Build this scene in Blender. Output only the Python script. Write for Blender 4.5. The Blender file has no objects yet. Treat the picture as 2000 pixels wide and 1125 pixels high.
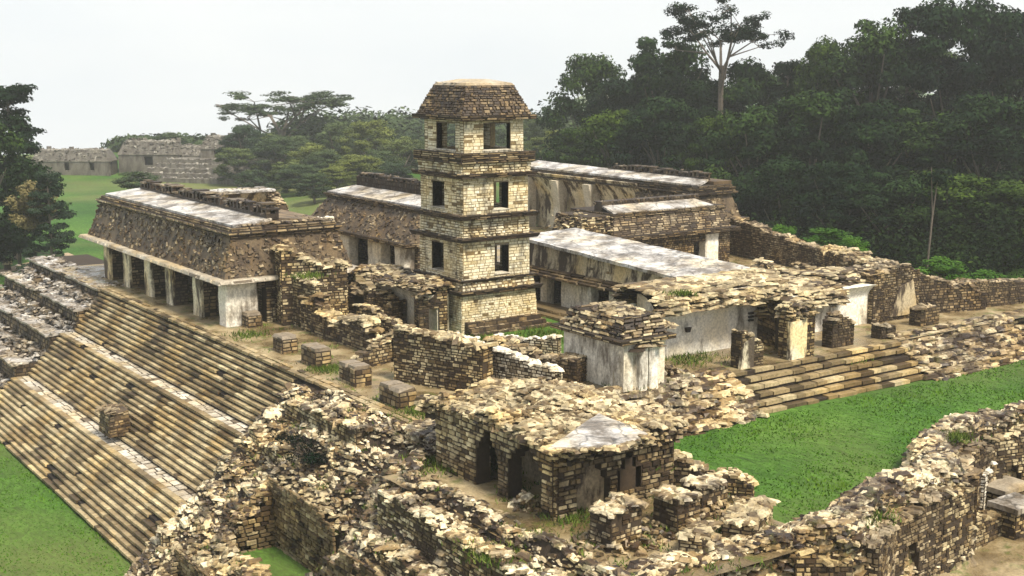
import bpy, math, random
import numpy as np
from mathutils import noise as mnoise
R = random.Random(7)
NR = np.random.default_rng(7)
sc = bpy.context.scene
C = sc.collection

# ------------------------------------------------------------------ camera, world, sun, exposure
F_PX, CX, CY, HC = 2509.0, 1000.0, 562.5, 17.0
PITCH = math.atan(432 / F_PX)
AZ = math.atan(1800 / math.hypot(F_PX, 432))
cam_d = bpy.data.cameras.new("camera")
cam = bpy.data.objects.new("camera", cam_d)
C.objects.link(cam)
cam.location = (0, 0, HC)
cam.rotation_euler = (math.pi / 2 - PITCH, 0, -AZ)
cam_d.sensor_width = 36
cam_d.lens = 36 * F_PX / 2000
cam_d.clip_start = 0.5
cam_d.clip_end = 6000
cam_d.dof.use_dof = True
cam_d.dof.focus_distance = 80
cam_d.dof.aperture_fstop = 1.1
sc.camera = cam

SUN_EL, SUN_AZ = math.radians(56), math.radians(174)     # azimuth clockwise from north (+y)
w = bpy.data.worlds.new("World")
sc.world = w
w.use_nodes = True
nt = w.node_tree
nt.nodes.clear()
wo = nt.nodes.new("ShaderNodeOutputWorld")
bg = nt.nodes.new("ShaderNodeBackground")
sky = nt.nodes.new("ShaderNodeTexSky")
sky.sky_type = 'NISHITA'
sky.sun_disc = False
sky.sun_elevation = SUN_EL
sky.sun_rotation = SUN_AZ
sky.dust_density = 3
tc = nt.nodes.new("ShaderNodeTexCoord")
nz = nt.nodes.new("ShaderNodeTexNoise")
nz.inputs["Scale"].default_value = 2.2
nz.inputs["Detail"].default_value = 4
mp = nt.nodes.new("ShaderNodeMapping")
mp.inputs["Scale"].default_value = (1, 1, 3)
cr = nt.nodes.new("ShaderNodeValToRGB")
cr.color_ramp.elements[0].position = 0.3
cr.color_ramp.elements[0].color = (5.2, 5.5, 5.9, 1)
cr.color_ramp.elements[1].position = 0.65
cr.color_ramp.elements[1].color = (6.4, 6.4, 6.4, 1)
mx = nt.nodes.new("ShaderNodeMixRGB")
mx.inputs[0].default_value = 0.93
nt.links.new(tc.outputs["Generated"], mp.inputs[0])
nt.links.new(mp.outputs[0], nz.inputs[0])
nt.links.new(nz.outputs[0], cr.inputs[0])
nt.links.new(sky.outputs[0], mx.inputs[1])
nt.links.new(cr.outputs[0], mx.inputs[2])
nt.links.new(mx.outputs[0], bg.inputs[0])
bg.inputs[1].default_value = 0.12
nt.links.new(bg.outputs[0], wo.inputs[0])

sd = bpy.data.lights.new("sun", 'SUN')
sd.energy = 4.8
sd.angle = math.radians(13)
sd.color = (1.0, 0.90, 0.74)
sun = bpy.data.objects.new("sun", sd)
C.objects.link(sun)
sun.location = (0, 0, 80)
sun.rotation_euler = (math.pi / 2 - SUN_EL, 0, math.pi - SUN_AZ)
sc.view_settings.view_transform = 'Standard'
sc.view_settings.look = 'None'
sc.view_settings.gamma = 1
sc.view_settings.use_curve_mapping = False
sc.view_settings.exposure = 0.5
sc.cycles.volume_bounces = 2
sc.cycles.max_bounces = 6
sc.cycles.volume_max_steps = 32
sc.cycles.use_denoising = True

# ------------------------------------------------------------------ pixel -> place
def _basis():
    Fv = np.array([math.sin(AZ) * math.cos(PITCH), math.cos(AZ) * math.cos(PITCH), -math.sin(PITCH)])
    Rv = np.array([math.cos(AZ), -math.sin(AZ), 0.])
    return Rv, Fv, np.cross(Rv, Fv)
RV, FV, UV_ = _basis()
def at(u, v, z):
    d = RV * (u - CX) + FV * F_PX - UV_ * (v - CY)
    t = (z - HC) / d[2]
    return d[0] * t, d[1] * t
def yx(u, x, v=600):       # y of the point of the vertical plane x=const seen in column u
    d = RV * (u - CX) + FV * F_PX - UV_ * (v - CY)
    return x * d[1] / d[0]
def xy(u, y, v=600):
    d = RV * (u - CX) + FV * F_PX - UV_ * (v - CY)
    return y * d[0] / d[1]
def dirpt(u, D, v=400):    # ground point in column u at camera depth D
    d = RV * (u - CX) + FV * F_PX - UV_ * (v - CY)
    k = D / F_PX
    return d[0] * k, d[1] * k, HC + d[2] * k

# ------------------------------------------------------------------ materials
def new_mat(name):
    m = bpy.data.materials.new(name)
    m.use_nodes = True
    n = m.node_tree.nodes
    return m, n, m.node_tree.links, n["Principled BSDF"]
def ramp(n, pts):
    r = n.new("ShaderNodeValToRGB")
    e = r.color_ramp.elements
    while len(e) < len(pts): e.new(0.5)
    for k, (p, c) in enumerate(pts):
        e[k].position = p
        e[k].color = (c[0], c[1], c[2], 1) if not isinstance(c, (int, float)) else (c, c, c, 1)
    return r
def noise(n, l, scale, detail=4, rough=0.55, co=None, stretch=None, dist=0):
    t = n.new("ShaderNodeTexNoise")
    t.inputs["Scale"].default_value = scale
    t.inputs["Detail"].default_value = detail
    t.inputs["Roughness"].default_value = rough
    t.inputs["Distortion"].default_value = dist
    if stretch:
        m = n.new("ShaderNodeMapping"); m.inputs["Scale"].default_value = stretch
        l.new(co, m.inputs[0]); l.new(m.outputs[0], t.inputs[0])
    elif co: l.new(co, t.inputs[0])
    return t
def mix(n, l, a, b, f, mode='MIX'):
    m = n.new("ShaderNodeMixRGB"); m.blend_type = mode
    for i, x in ((0, f), (1, a), (2, b)):
        if isinstance(x, (int, float)): m.inputs[i].default_value = x if i == 0 else (x, x, x, 1)
        elif isinstance(x, tuple): m.inputs[i].default_value = (*x, 1)
        else: l.new(x, m.inputs[i])
    return m.outputs[0]

def masonry(name, dark=(.009, .005, .003), low=(.05, .03, .013), mid=(.24, .17, .08), pale=(.78, .67, .42), stain=0.6, stain_lo=.42, stain_hi=.60,
            rough=.6, moss=0.0, streak=True, spec=.5, bump=.5, cracks=False, yel=.6, sscale=.9):
    m, n, l, b = new_mat(name)
    co = n.new("ShaderNodeTexCoord").outputs["Object"]
    at_ = n.new("ShaderNodeAttribute"); at_.attribute_name = "tint"
    r = ramp(n, [(0, dark), (.32, low), (.62, mid), (1, pale)])
    l.new(at_.outputs["Fac"], r.inputs[0])
    col = r.outputs[0]
    n1 = noise(n, l, sscale, 6, .7, co, (1, 1, .35) if streak else None)
    s = ramp(n, [(stain_lo, 0.0), (stain_hi, 1.0)]); l.new(n1.outputs[0], s.inputs[0])
    inv = mix(n, l, 1.0, s.outputs[0], 1.0, 'DIFFERENCE')
    k = mix(n, l, 0.0, inv, stain)
    col = mix(n, l, col, (dark[0] * 2.2, dark[1] * 2.1, dark[2] * 1.9), k)
    n2 = noise(n, l, 6.0, 5, .7, co)
    g = ramp(n, [(.3, .55), (.7, 1.25)]); l.new(n2.outputs[0], g.inputs[0])
    col = mix(n, l, col, g.outputs[0], 1.0, 'MULTIPLY')
    n3 = noise(n, l, .35, 3, .5, co)
    y = ramp(n, [(.48, (1, 1, 1)), (.62, (1.0, .84, .52))]); l.new(n3.outputs[0], y.inputs[0])
    col = mix(n, l, col, y.outputs[0], yel, 'MULTIPLY')
    if moss:
        n4 = noise(n, l, 1.3, 5, .7, co)
        mm = ramp(n, [(.55, 0.0), (.66, moss)]); l.new(n4.outputs[0], mm.inputs[0])
        col = mix(n, l, col, (.075, .085, .018), mm.outputs[0])
    if cracks:
        nd = noise(n, l, 1.2, 3, .6, co)
        ad = n.new("ShaderNodeVectorMath"); ad.operation = 'MULTIPLY_ADD'; ad.inputs[1].default_value = (.9, .9, .9); l.new(nd.outputs[1], ad.inputs[0]); l.new(co, ad.inputs[2])
        vo = n.new("ShaderNodeTexVoronoi"); vo.feature = 'DISTANCE_TO_EDGE'; vo.inputs["Scale"].default_value = .7; l.new(ad.outputs[0], vo.inputs[0])
        ck = ramp(n, [(.01, .25), (.05, 1.0)]); l.new(vo.outputs[0], ck.inputs[0])
        col = mix(n, l, col, ck.outputs[0], .8, 'MULTIPLY')
    l.new(col, b.inputs["Base Color"])
    b.inputs["Roughness"].default_value = rough
    b.inputs["Specular IOR Level"].default_value = spec
    bp = n.new("ShaderNodeBump"); bp.inputs["Strength"].default_value = bump; bp.inputs["Distance"].default_value = .06
    l.new(n2.outputs[0], bp.inputs["Height"]); l.new(bp.outputs[0], b.inputs["Normal"])
    return m
M = {}
M['stone'] = masonry("ruin_stone")
M['tower'] = masonry("tower_stone", low=(.26, .19, .09), mid=(.62, .53, .33), pale=(.82, .76, .58), stain=.7, stain_lo=.36, stain_hi=.48, yel=.4)
M['towercore'] = masonry("pale_mortar", low=(.22, .16, .08), mid=(.46, .37, .21), pale=(.6, .5, .3), stain=.6, rough=.9)
M['dark'] = masonry("weathered_dark_stone", low=(.075, .048, .023), mid=(.27, .195, .10), pale=(.60, .50, .33), stain=.7, stain_lo=.42, stain_hi=.62)
M['rubble'] = masonry("rubble_stone", dark=(.014, .008, .005), low=(.075, .045, .02), mid=(.30, .22, .115), pale=(.78, .69, .48), stain=.85, stain_lo=.42, stain_hi=.52, rough=.45, moss=.45, yel=.5, sscale=.6, streak=False)
M['comb'] = masonry("roof_comb_stone", low=(.04, .03, .02), mid=(.13, .095, .055), pale=(.4, .34, .24), stain=.8)
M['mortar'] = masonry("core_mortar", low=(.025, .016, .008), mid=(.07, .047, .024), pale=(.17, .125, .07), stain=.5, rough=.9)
M['plaster'] = masonry("stained_plaster", dark=(.03, .02, .012), low=(.30, .25, .17), mid=(.62, .57, .46), pale=(.82, .79, .71), stain=.85, stain_lo=.38, stain_hi=.50, rough=.7, yel=.35, sscale=.55)
M['step'] = masonry("step_stone", low=(.10, .07, .035), mid=(.34, .26, .14), pale=(.62, .52, .32), stain=.3, rough=.5, streak=False, moss=.25)
M['landing'] = masonry("landing_stone", low=(.25, .2, .14), mid=(.5, .44, .34), pale=(.7, .65, .55), stain=.35, rough=.5, streak=False)
M['roof'] = masonry("wet_roof_stucco", dark=(.05, .04, .03), low=(.30, .26, .21), mid=(.52, .50, .47), pale=(.72, .71, .70), stain=.9, stain_lo=.40, stain_hi=.58, rough=.35, streak=False, cracks=True, sscale=.6)

def floor_mat(name, a, b_, c, moss):
    m, n, l, b = new_mat(name)
    co = n.new("ShaderNodeTexCoord").outputs["Object"]
    n1 = noise(n, l, .45, 6, .6, co)
    r = ramp(n, [(.32, a), (.5, b_), (.68, c)]); l.new(n1.outputs[0], r.inputs[0])
    n2 = noise(n, l, .8, 5, .65, co)
    mm = ramp(n, [(.54, 0.0), (.64, moss)]); l.new(n2.outputs[0], mm.inputs[0])
    col = mix(n, l, r.outputs[0], (.085, .105, .02), mm.outputs[0])
    n3 = noise(n, l, 9, 4, .7, co)
    g = ramp(n, [(.3, .6), (.7, 1.25)]); l.new(n3.outputs[0], g.inputs[0])
    col = mix(n, l, col, g.outputs[0], 1.0, 'MULTIPLY')
    l.new(col, b.inputs["Base Color"])
    rr = ramp(n, [(.45, .22), (.6, .75)]); l.new(n1.outputs[0], rr.inputs[0]); l.new(rr.outputs[0], b.inputs["Roughness"])
    bp = n.new("ShaderNodeBump"); bp.inputs["Strength"].default_value = .5; bp.inputs["Distance"].default_value = .05
    l.new(n3.outputs[0], bp.inputs["Height"]); l.new(bp.outputs[0], b.inputs["Normal"])
    return m
M['floor'] = floor_mat("terrace_earth", (.10, .07, .035), (.22, .165, .085), (.36, .29, .17), .8)
def grass_mat():
    m, n, l, b = new_mat("lawn_grass")
    co = n.new("ShaderNodeTexCoord").outputs["Object"]
    n1 = noise(n, l, .07, 5, .6, co)
    r = ramp(n, [(.3, (.022, .068, .008)), (.5, (.038, .102, .011)), (.68, (.065, .140, .018))]); l.new(n1.outputs[0], r.inputs[0])
    n2 = noise(n, l, 2.5, 6, .75, co, (1.0, .35, 1), 1.5)
    g = ramp(n, [(.3, .4), (.5, .95), (.72, 1.7)]); l.new(n2.outputs[0], g.inputs[0])
    col = mix(n, l, r.outputs[0], g.outputs[0], 1.0, 'MULTIPLY')
    n4 = noise(n, l, .012, 4, .6, co)
    dry = ramp(n, [(.46, 0.0), (.60, .6)]); l.new(n4.outputs[0], dry.inputs[0])
    col = mix(n, l, col, (.17, .15, .06), dry.outputs[0])
    l.new(col, b.inputs["Base Color"])
    b.inputs["Roughness"].default_value = .85
    b.inputs["Specular IOR Level"].default_value = .2
    bp = n.new("ShaderNodeBump"); bp.inputs["Strength"].default_value = .7; bp.inputs["Distance"].default_value = .12
    l.new(n2.outputs[0], bp.inputs["Height"]); l.new(bp.outputs[0], b.inputs["Normal"])
    return m
M['grass'] = grass_mat()
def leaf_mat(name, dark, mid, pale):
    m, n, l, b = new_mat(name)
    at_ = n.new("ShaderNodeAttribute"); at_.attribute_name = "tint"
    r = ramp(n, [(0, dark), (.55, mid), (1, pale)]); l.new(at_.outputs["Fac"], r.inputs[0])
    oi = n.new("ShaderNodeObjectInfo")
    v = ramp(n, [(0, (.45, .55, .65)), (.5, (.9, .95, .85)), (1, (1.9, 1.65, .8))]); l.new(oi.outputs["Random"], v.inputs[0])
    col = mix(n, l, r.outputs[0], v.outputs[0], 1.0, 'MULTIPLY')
    l.new(col, b.inputs["Base Color"])
    b.inputs["Roughness"].default_value = .75
    b.inputs["Specular IOR Level"].default_value = .04
    return m
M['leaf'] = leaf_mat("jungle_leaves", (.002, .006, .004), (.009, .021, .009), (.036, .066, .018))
M['leaf_bright'] = leaf_mat("bright_leaves", (.015, .035, .008), (.05, .12, .015), (.12, .23, .035))
M['leaf_grey'] = leaf_mat("grey_green_leaves", (.015, .025, .014), (.05, .07, .035), (.10, .13, .06))  # grey-green leaf; the greying also paints distance haze into the far trees
M['leaf_tan'] = leaf_mat("tan_leaves", (.08, .06, .025), (.26, .19, .075), (.40, .31, .14))
def flat(name, c, rough=.8):
    m, n, l, b = new_mat(name)
    co = n.new("ShaderNodeTexCoord").outputs["Object"]
    n1 = noise(n, l, 3, 4, .6, co)
    g = ramp(n, [(.3, .6), (.7, 1.2)]); l.new(n1.outputs[0], g.inputs[0])
    l.new(mix(n, l, c, g.outputs[0], 1.0, 'MULTIPLY'), b.inputs["Base Color"])
    b.inputs["Roughness"].default_value = rough
    return m
M['bark'] = flat("pale_bark", (.11, .09, .07))
M['path'] = flat("pale_path_earth", (.36, .27, .17))
M['void'] = flat("niche_shade_dark", (.03, .022, .015))  # near-black colour standing in for the shade inside wall niches

M['grey'] = masonry("grey_far_stone", low=(.085, .078, .065), mid=(.21, .195, .165), pale=(.42, .40, .35), stain=.6, yel=.1)
M['stained'] = masonry("heavily_stained_stucco", dark=(.018, .011, .007), low=(.16, .11, .06), mid=(.48, .40, .26), pale=(.80, .74, .56), stain=.95, stain_lo=.44, stain_hi=.53, rough=.7, yel=.7, sscale=.8)
# ------------------------------------------------------------------ mesh accumulation
ORG = {}
class G:
    """collects geometry for one mesh object"""
    def __init__(s): s.v = []; s.f = {3: [], 4: []}; s.t = []; s.n = 0; s.fm = {3: [], 4: []}
    def add(s, v, f, t, mi=0):
        v = np.asarray(v, float).reshape(-1, 3); f = np.asarray(f, int)
        t = np.full(len(v), t, float) if np.isscalar(t) else np.asarray(t, float)
        s.v.append(v); s.t.append(t); s.f[f.shape[1]].append(f + s.n); s.fm[f.shape[1]].append(np.full(len(f), mi)); s.n += len(v)
    def build(s, name, mats, parent=None, smooth=False):
        mats = mats if isinstance(mats, (list, tuple)) else [mats]
        me = bpy.data.meshes.new(name)
        if s.n:
            V = np.concatenate(s.v)
            org = np.array(ORG.get(parent.name if parent else '', (0, 0, 0)), float)
            V = V - org
            me.vertices.add(len(V)); me.vertices.foreach_set("co", V.ravel())
            loops, tot, mi = [], [], []
            for k in (3, 4):
                if s.f[k]:
                    a = np.concatenate(s.f[k]); loops.append(a.ravel()); tot.append(np.full(len(a), k)); mi.append(np.concatenate(s.fm[k]))
            loops = np.concatenate(loops); tot = np.concatenate(tot); mi = np.concatenate(mi)
            me.loops.add(len(loops)); me.loops.foreach_set("vertex_index", loops.astype(np.int32))
            me.polygons.add(len(tot))
            me.polygons.foreach_set("loop_start", np.concatenate([[0], np.cumsum(tot)[:-1]]).astype(np.int32))
            me.polygons.foreach_set("material_index", mi.astype(np.int32))
            me.update(calc_edges=True)
            ca = me.color_attributes.new("tint", 'FLOAT_COLOR', 'POINT')
            T = np.clip(np.concatenate(s.t), 0, 1)
            ca.data.foreach_set("color", np.stack([T, T, T, np.ones_like(T)], 1).ravel())
            me.polygons.foreach_set("use_smooth", np.full(len(tot), bool(smooth)))
        for m in mats: me.materials.append(M[m])
        o = bpy.data.objects.new(name, me); C.objects.link(o)
        if parent is not None: o.parent = parent; ORG[o.name] = ORG.get(parent.name, (0, 0, 0))
        return o
HEXF = np.array([[0, 3, 2, 1], [4, 5, 6, 7], [0, 1, 5, 4], [1, 2, 6, 5], [2, 3, 7, 6], [3, 0, 4, 7]])
def hexa(g, b, t, tint=.5, mi=0):     # bottom quad, top quad (each 4 points, counterclockwise seen from above)
    g.add(list(b) + list(t), HEXF, tint, mi)
def box(g, x0, y0, z0, x1, y1, z1, tint=.5, mi=0):
    p = [(x0, y0), (x1, y0), (x1, y1), (x0, y1)]
    hexa(g, [(a, b, z0) for a, b in p], [(a, b, z1) for a, b in p], tint, mi)
UNIT = np.array([[-1, -1, -1], [1, -1, -1], [1, 1, -1], [-1, 1, -1], [-1, -1, 1], [1, -1, 1], [1, 1, 1], [-1, 1, 1]], float)
def put_stones(g, cen, A, tint, jit=.16, top=.92, mi=0):
    """cen (n,3); A (n,3,3) rows = half-extent axes; each stone is an irregular block"""
    n = len(cen)
    if n == 0: return
    L = UNIT[None] * (1 - jit * NR.random((n, 8, 3)))
    L[:, 4:, :2] *= top
    V = np.asarray(cen)[:, None, :] + np.einsum('nkj,nji->nki', L, np.asarray(A))
    Fc = (HEXF[None] + (np.arange(n) * 8)[:, None, None]).reshape(-1, 4)
    g.add(V.reshape(-1, 3), Fc, np.repeat(np.asarray(tint), 8), mi)
def relief(g, q00, q10, q11, q01, n, size=(.14, .6), proud=(.02, .14), tint=(0, 1), mi=0):
    q00, q10, q11, q01 = [np.array(q, float) for q in (q00, q10, q11, q01)]
    ud = q10 - q00; ud /= np.linalg.norm(ud); vd = q01 - q00; vd -= ud * (vd @ ud); vd /= np.linalg.norm(vd); nd = np.cross(ud, vd)
    cen, A, T = [], [], []
    for _ in range(n):
        a, b = R.random(), R.random(); p = (q00 * (1 - a) + q10 * a) * (1 - b) + (q01 * (1 - a) + q11 * a) * b
        k = nz3(p[0], p[1], p[2], .9) + .5 * nz3(p[0], p[1], p[2] + 9, 2.2)
        if k < -.30: continue
        r = R.gauss(0, .25) + (1.57 if R.random() < .25 else 0); e = ud * math.cos(r) + vd * math.sin(r); f = np.cross(nd, e)
        s = size[0] + (size[1] - size[0]) * R.random() ** 1.8; pr = R.uniform(*proud)
        cen.append(p + nd * (pr - .08) / 2); A.append([e * s / 2, f * s * R.uniform(.25, .6) / 2, nd * (pr + .08) / 2])
        T.append(tint[0] + (tint[1] - tint[0]) * min(1, max(0, R.choice([R.uniform(0, .35), R.uniform(.2, .6), R.uniform(.5, 1)]) + k * .35)))
    put_stones(g, cen, A, T, jit=.4, top=.85, mi=mi)
def relief_sides(g, pa, za, pb, zb, sides, per=16):
    for i in sides:
        j = (i + 1) % 4; L = math.hypot(pa[j][0] - pa[i][0], pa[j][1] - pa[i][1])
        relief(g, (*pa[i], za), (*pa[j], za), (*pb[j], zb), (*pb[i], zb), int(L * abs(zb - za) * per))
def nz3(x, y, z, s): return mnoise.noise((x * s, y * s, z * s))
def patch(g, q00, q10, q11, q01, holes=(), hfun=None, course=(.13, .24), ln=(.2, .6), proud=(.02, .08), deep=.10,
          tint=(.35, .95), drop=.03, gap=.02, mi=0, jit=.2, flip=False):
    """courses of blocks on a quad; u runs q00->q10, v runs q00->q01 (metres); holes (u0,u1,v0,v1)"""
    q00, q10, q11, q01 = [np.array(q, float) for q in (q00, q10, q11, q01)]
    W = (np.linalg.norm(q10 - q00) + np.linalg.norm(q11 - q01)) / 2
    H = (np.linalg.norm(q01 - q00) + np.linalg.norm(q11 - q10)) / 2
    ud = (q10 - q00) + (q11 - q01); ud /= np.linalg.norm(ud)
    vd = (q01 - q00) + (q11 - q10); vd /= np.linalg.norm(vd)
    nd = np.cross(ud, vd); nd /= np.linalg.norm(nd)
    if flip: nd = -nd
    cen, A, T = [], [], []
    v = 0.0
    while v < H - .05:
        h = min(R.uniform(*course), H - v)
        vc = v + h / 2
        iv = [(0, W)]
        for (a, b, c, d) in holes:
            if c < vc < d:
                iv2 = []
                for (s, e) in iv:
                    if b <= s or a >= e: iv2.append((s, e)); continue
                    if a > s: iv2.append((s, a))
                    if b < e: iv2.append((b, e))
                iv = iv2
        for (s, e) in iv:
            u = s
            while u < e - .03:
                L = R.uniform(*ln)
                if e - u - L < ln[0] * .6: L = e - u
                uc = u + L / 2
                if not (hfun and vc > hfun(uc)) and R.random() > drop:
                    a_, b_ = uc / W, vc / H
                    p = (q00 * (1 - a_) + q10 * a_) * (1 - b_) + (q01 * (1 - a_) + q11 * a_) * b_
                    pr = R.uniform(*proud)
                    k = nz3(p[0], p[1], p[2], .8)
                    t = tint[0] + (tint[1] - tint[0]) * min(1, max(0, (R.uniform(.5, 1) if R.random() < .62 else R.uniform(0, .5)) + k * .5))
                    if R.random() < .05: t *= .3
                    cen.append(p + nd * (pr - deep) / 2)
                    A.append([ud * max(.02, L / 2 - gap * R.uniform(.5, 1.5)), vd * max(.015, h / 2 * R.uniform(.8, 1.08) - gap * R.uniform(.5, 1.4)), nd * (pr + deep) / 2])
                    T.append(t)
                u += L
        v += h
    put_stones(g, cen, A, T, jit=jit, top=.95, mi=mi)

def rubble(g, n, fpos, size=(.18, .5), thick=(.3, .55), tilt=.35, tint=(.2, 1.0), jit=.35, sink=.3, yaw=None):
    """n loose blocks; fpos() -> (x,y,z[,tintscale])"""
    cen, A, T = [], [], []
    for _ in range(n):
        p = fpos()
        if p is None: continue
        a = R.uniform(0, 6.283) if yaw is None or R.random() < .15 else R.gauss(yaw, .22); s = (size[0] + (size[1] - size[0]) * R.random() ** 1.6) * .9
        lx, ly = s * R.uniform(1, 1.45), s * R.uniform(.38, .8); lz = s * R.uniform(*thick) * .72
        tx, ty = R.gauss(0, tilt), R.gauss(0, tilt)
        ex = np.array([math.cos(a), math.sin(a), tx]); ex /= np.linalg.norm(ex)
        ey = np.array([-math.sin(a), math.cos(a), ty]); ez = np.cross(ex, ey); ez /= np.linalg.norm(ez); ey = np.cross(ez, ex)
        cen.append((p[0], p[1], p[2] + lz * (.5 - sink)))
        A.append([ex * lx / 2, ey * ly / 2, ez * lz / 2])
        k = nz3(p[0], p[1], p[2], .6)
        q = R.random()
        q = R.uniform(.62, 1.0) if q < .52 else R.uniform(.3, .6) if q < .76 else R.uniform(0, .25)
        t = tint[0] + (tint[1] - tint[0]) * min(1, max(0, q + k * .35))
        T.append(t)
    put_stones(g, cen, A, T, jit=jit, top=.8)

# ------------------------------------------------------------------ things
def tag(o, label, cat, group=None, kind=None):
    if label: o['label'] = label
    if cat: o['category'] = cat
    if group: o['group'] = group
    if kind: o['kind'] = kind
    return o
def thing(name, label, cat, org, group=None):
    o = bpy.data.objects.new(name, None); C.objects.link(o)
    o.location = org; o.empty_display_size = .5
    ORG[o.name] = tuple(map(float, org))
    return tag(o, label, cat, group)
def structure(name, g, mats): 
    o = g.build(name, mats); o['kind'] = 'structure'; return o

def wall(name, parent, p0, p1, th, z0, top, holes=(), mat='stone', core='mortar', faces=(1, 1), ends=True, cap=True,
         course=(.11, .23), ln=(.16, .52), tint=(.3, 1.0), drop=.05, capn=9, jag=.0, capsize=(.3, .75), stones=True, build=True, g=None, proud=(.02, .07), vault=None, fine=False):
    """free-standing ruin wall from p0 to p1 (xy), thickness th, base z0, top = number or f(u); holes (u0,u1,z0,z1) absolute z"""
    g = g or G()
    p0 = np.array(p0, float); p1 = np.array(p1, float)
    L = np.linalg.norm(p1 - p0); d = (p1 - p0) / L; nrm = np.array([d[1], -d[0]])      # nrm to the right of d
    seed = R.uniform(0, 99)
    base_top = (lambda u: top) if isinstance(top, (int, float)) else top
    def tf(u): return base_top(u) + jag * mnoise.noise((u * .9, seed, 0)) * 1.6 + jag * .35 * mnoise.noise((u * 3.1, seed, 5))
    br = sorted(set([0.0, L] + [x for h in holes for x in h[:2] if 0 < x < L] + [L * i / max(1, int(L / .5)) for i in range(1, max(1, int(L / .5)))]))
    def P(u, s, z): q = p0 + d * u + nrm * s * th / 2; return (q[0], q[1], z)
    eps = .0
    for a, b in zip(br[:-1], br[1:]):
        if b - a < 1e-4: continue
        m = (a + b) / 2
        segs = [(z0, None)]
        for h in holes:
            if h[0] <= m <= h[1]:
                ns = []
                for (s, e) in segs:
                    if h[2] > s + .01: ns.append((s, h[2]))
                    if e is None:
                        if tf(m) > h[3] + .05: ns.append((h[3], None))
                    elif h[3] < e: ns.append((h[3], e))
                segs = ns
        for (s, e) in segs:
            ea, eb = (tf(a), tf(b)) if e is None else (e, e)
            ea, eb = max(ea, s + .05), max(eb, s + .05)
            hexa(g, [P(a, 1, s), P(b, 1, s), P(b, -1, s), P(a, -1, s)], [P(a, 1, ea), P(b, 1, eb), P(b, -1, eb), P(a, -1, ea)], .45, 1 if stones else 0)
    if stones:
        zt = max(tf(L * i / 20) for i in range(21)) + .15
        H = zt - z0
        kw = dict(course=course, ln=ln, tint=tint, drop=drop, proud=proud)
        if fine: kw.update(gap=.009, jit=.07)
        hh = [(a, b, c - z0, e - z0) for a, b, c, e in holes]
        if faces[0]: patch(g, P(0, 1, z0), P(L, 1, z0), P(L, 1, zt), P(0, 1, zt), hh, lambda u: tf(u) - z0 + .06, **kw)
        if faces[1]: patch(g, P(L, -1, z0), P(0, -1, z0), P(0, -1, zt), P(L, -1, zt), [(L - b, L - a, c, e) for a, b, c, e in hh], lambda u: tf(L - u) - z0 + .06, **kw)
        if ends:
            patch(g, P(0, -1, z0), P(0, 1, z0), P(0, 1, tf(0)), P(0, -1, tf(0)), **kw)
            patch(g, P(L, 1, z0), P(L, -1, z0), P(L, -1, tf(L)), P(L, 1, tf(L)), **kw)
    if cap:
        def fp():
            u = R.uniform(0, L); s = R.uniform(-1, 1) * .98
            q = P(u, s, tf(u)); return q
        rubble(g, int(capn * 1.3 * L * max(th, .6)), fp, size=capsize, thick=(.16, .38), tilt=.14, tint=(.45, 1.0), jit=.28, sink=.1)
    if build: return g.build(name, [mat, core] if stones else [mat], parent)
    return g

def pier(name, parent, x0, y0, x1, y1, z0, z1, mat='plaster', tint=.8, round_=.12, g=None):
    """weathered plastered pier: bulging prism with rounded corners"""
    own = g is None; g = g or G()
    rings = []
    n = 6
    r = min(round_, (x1 - x0) * .3, (y1 - y0) * .3)
    sd_ = R.uniform(0, 50)
    for i in range(n + 1):
        z = z0 + (z1 - z0) * i / n
        k = 1 + .05 * mnoise.noise((i * .7, sd_, 0))
        cx_, cy_ = (x0 + x1) / 2, (y0 + y1) / 2; hx, hy = (x1 - x0) / 2 * k, (y1 - y0) / 2 * k
        ring = [(cx_ + sx * (hx - (r if a else 0)), cy_ + sy * (hy - (0 if a else r)), z) for sx, sy, a in
                ((-1, -1, 0), (-1, -1, 1), (1, -1, 1), (1, -1, 0), (1, 1, 0), (1, 1, 1), (-1, 1, 1), (-1, 1, 0))]
        rings.append(ring)
    V = np.array(rings).reshape(-1, 3)
    V[:, :2] += NR.normal(0, .012, (len(V), 2))
    f = []
    for i in range(n):
        for k in range(8):
            f.append([i * 8 + k, i * 8 + (k + 1) % 8, (i + 1) * 8 + (k + 1) % 8, (i + 1) * 8 + k])
    t = tint + NR.normal(0, .07, len(V)) - np.where(V[:, 2] > z1 - .3, .12, 0)
    g.add(V, f, t)
    tp = V[-8:]
    g.add(tp, [[0, 1, 2, 7], [7, 2, 3, 6], [6, 3, 4, 5]], tint)
    if own: return g.build(name, [mat], parent)
    return g

def rect(x0, y0, x1, y1): return [(x0, y0), (x1, y0), (x1, y1), (x0, y1)]
def grow(p, o):
    cx_ = sum(q[0] for q in p) / 4; cy_ = sum(q[1] for q in p) / 4
    out = []
    for i, q in enumerate(p):
        sx = -1 if i in (0, 3) else 1; sy = -1 if i in (0, 1) else 1
        out.append((q[0] + sx * o, q[1] + sy * o))
    return out
def frustum(g, pa, za, pb, zb, tint=.45, mi=0):
    za = [za] * 4 if np.isscalar(za) else za; zb = [zb] * 4 if np.isscalar(zb) else zb
    hexa(g, [(p[0], p[1], z) for p, z in zip(pa, za)], [(p[0], p[1], z) for p, z in zip(pb, zb)], tint, mi)
def clad(g, pa, za, pb, zb, sides=(0, 1, 2, 3), **kw):
    za = [za] * 4 if np.isscalar(za) else za; zb = [zb] * 4 if np.isscalar(zb) else zb
    for i in sides:
        j = (i + 1) % 4
        patch(g, (*pa[i], za[i]), (*pa[j], za[j]), (*pb[j], zb[j]), (*pb[i], zb[i]), **kw)
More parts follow.
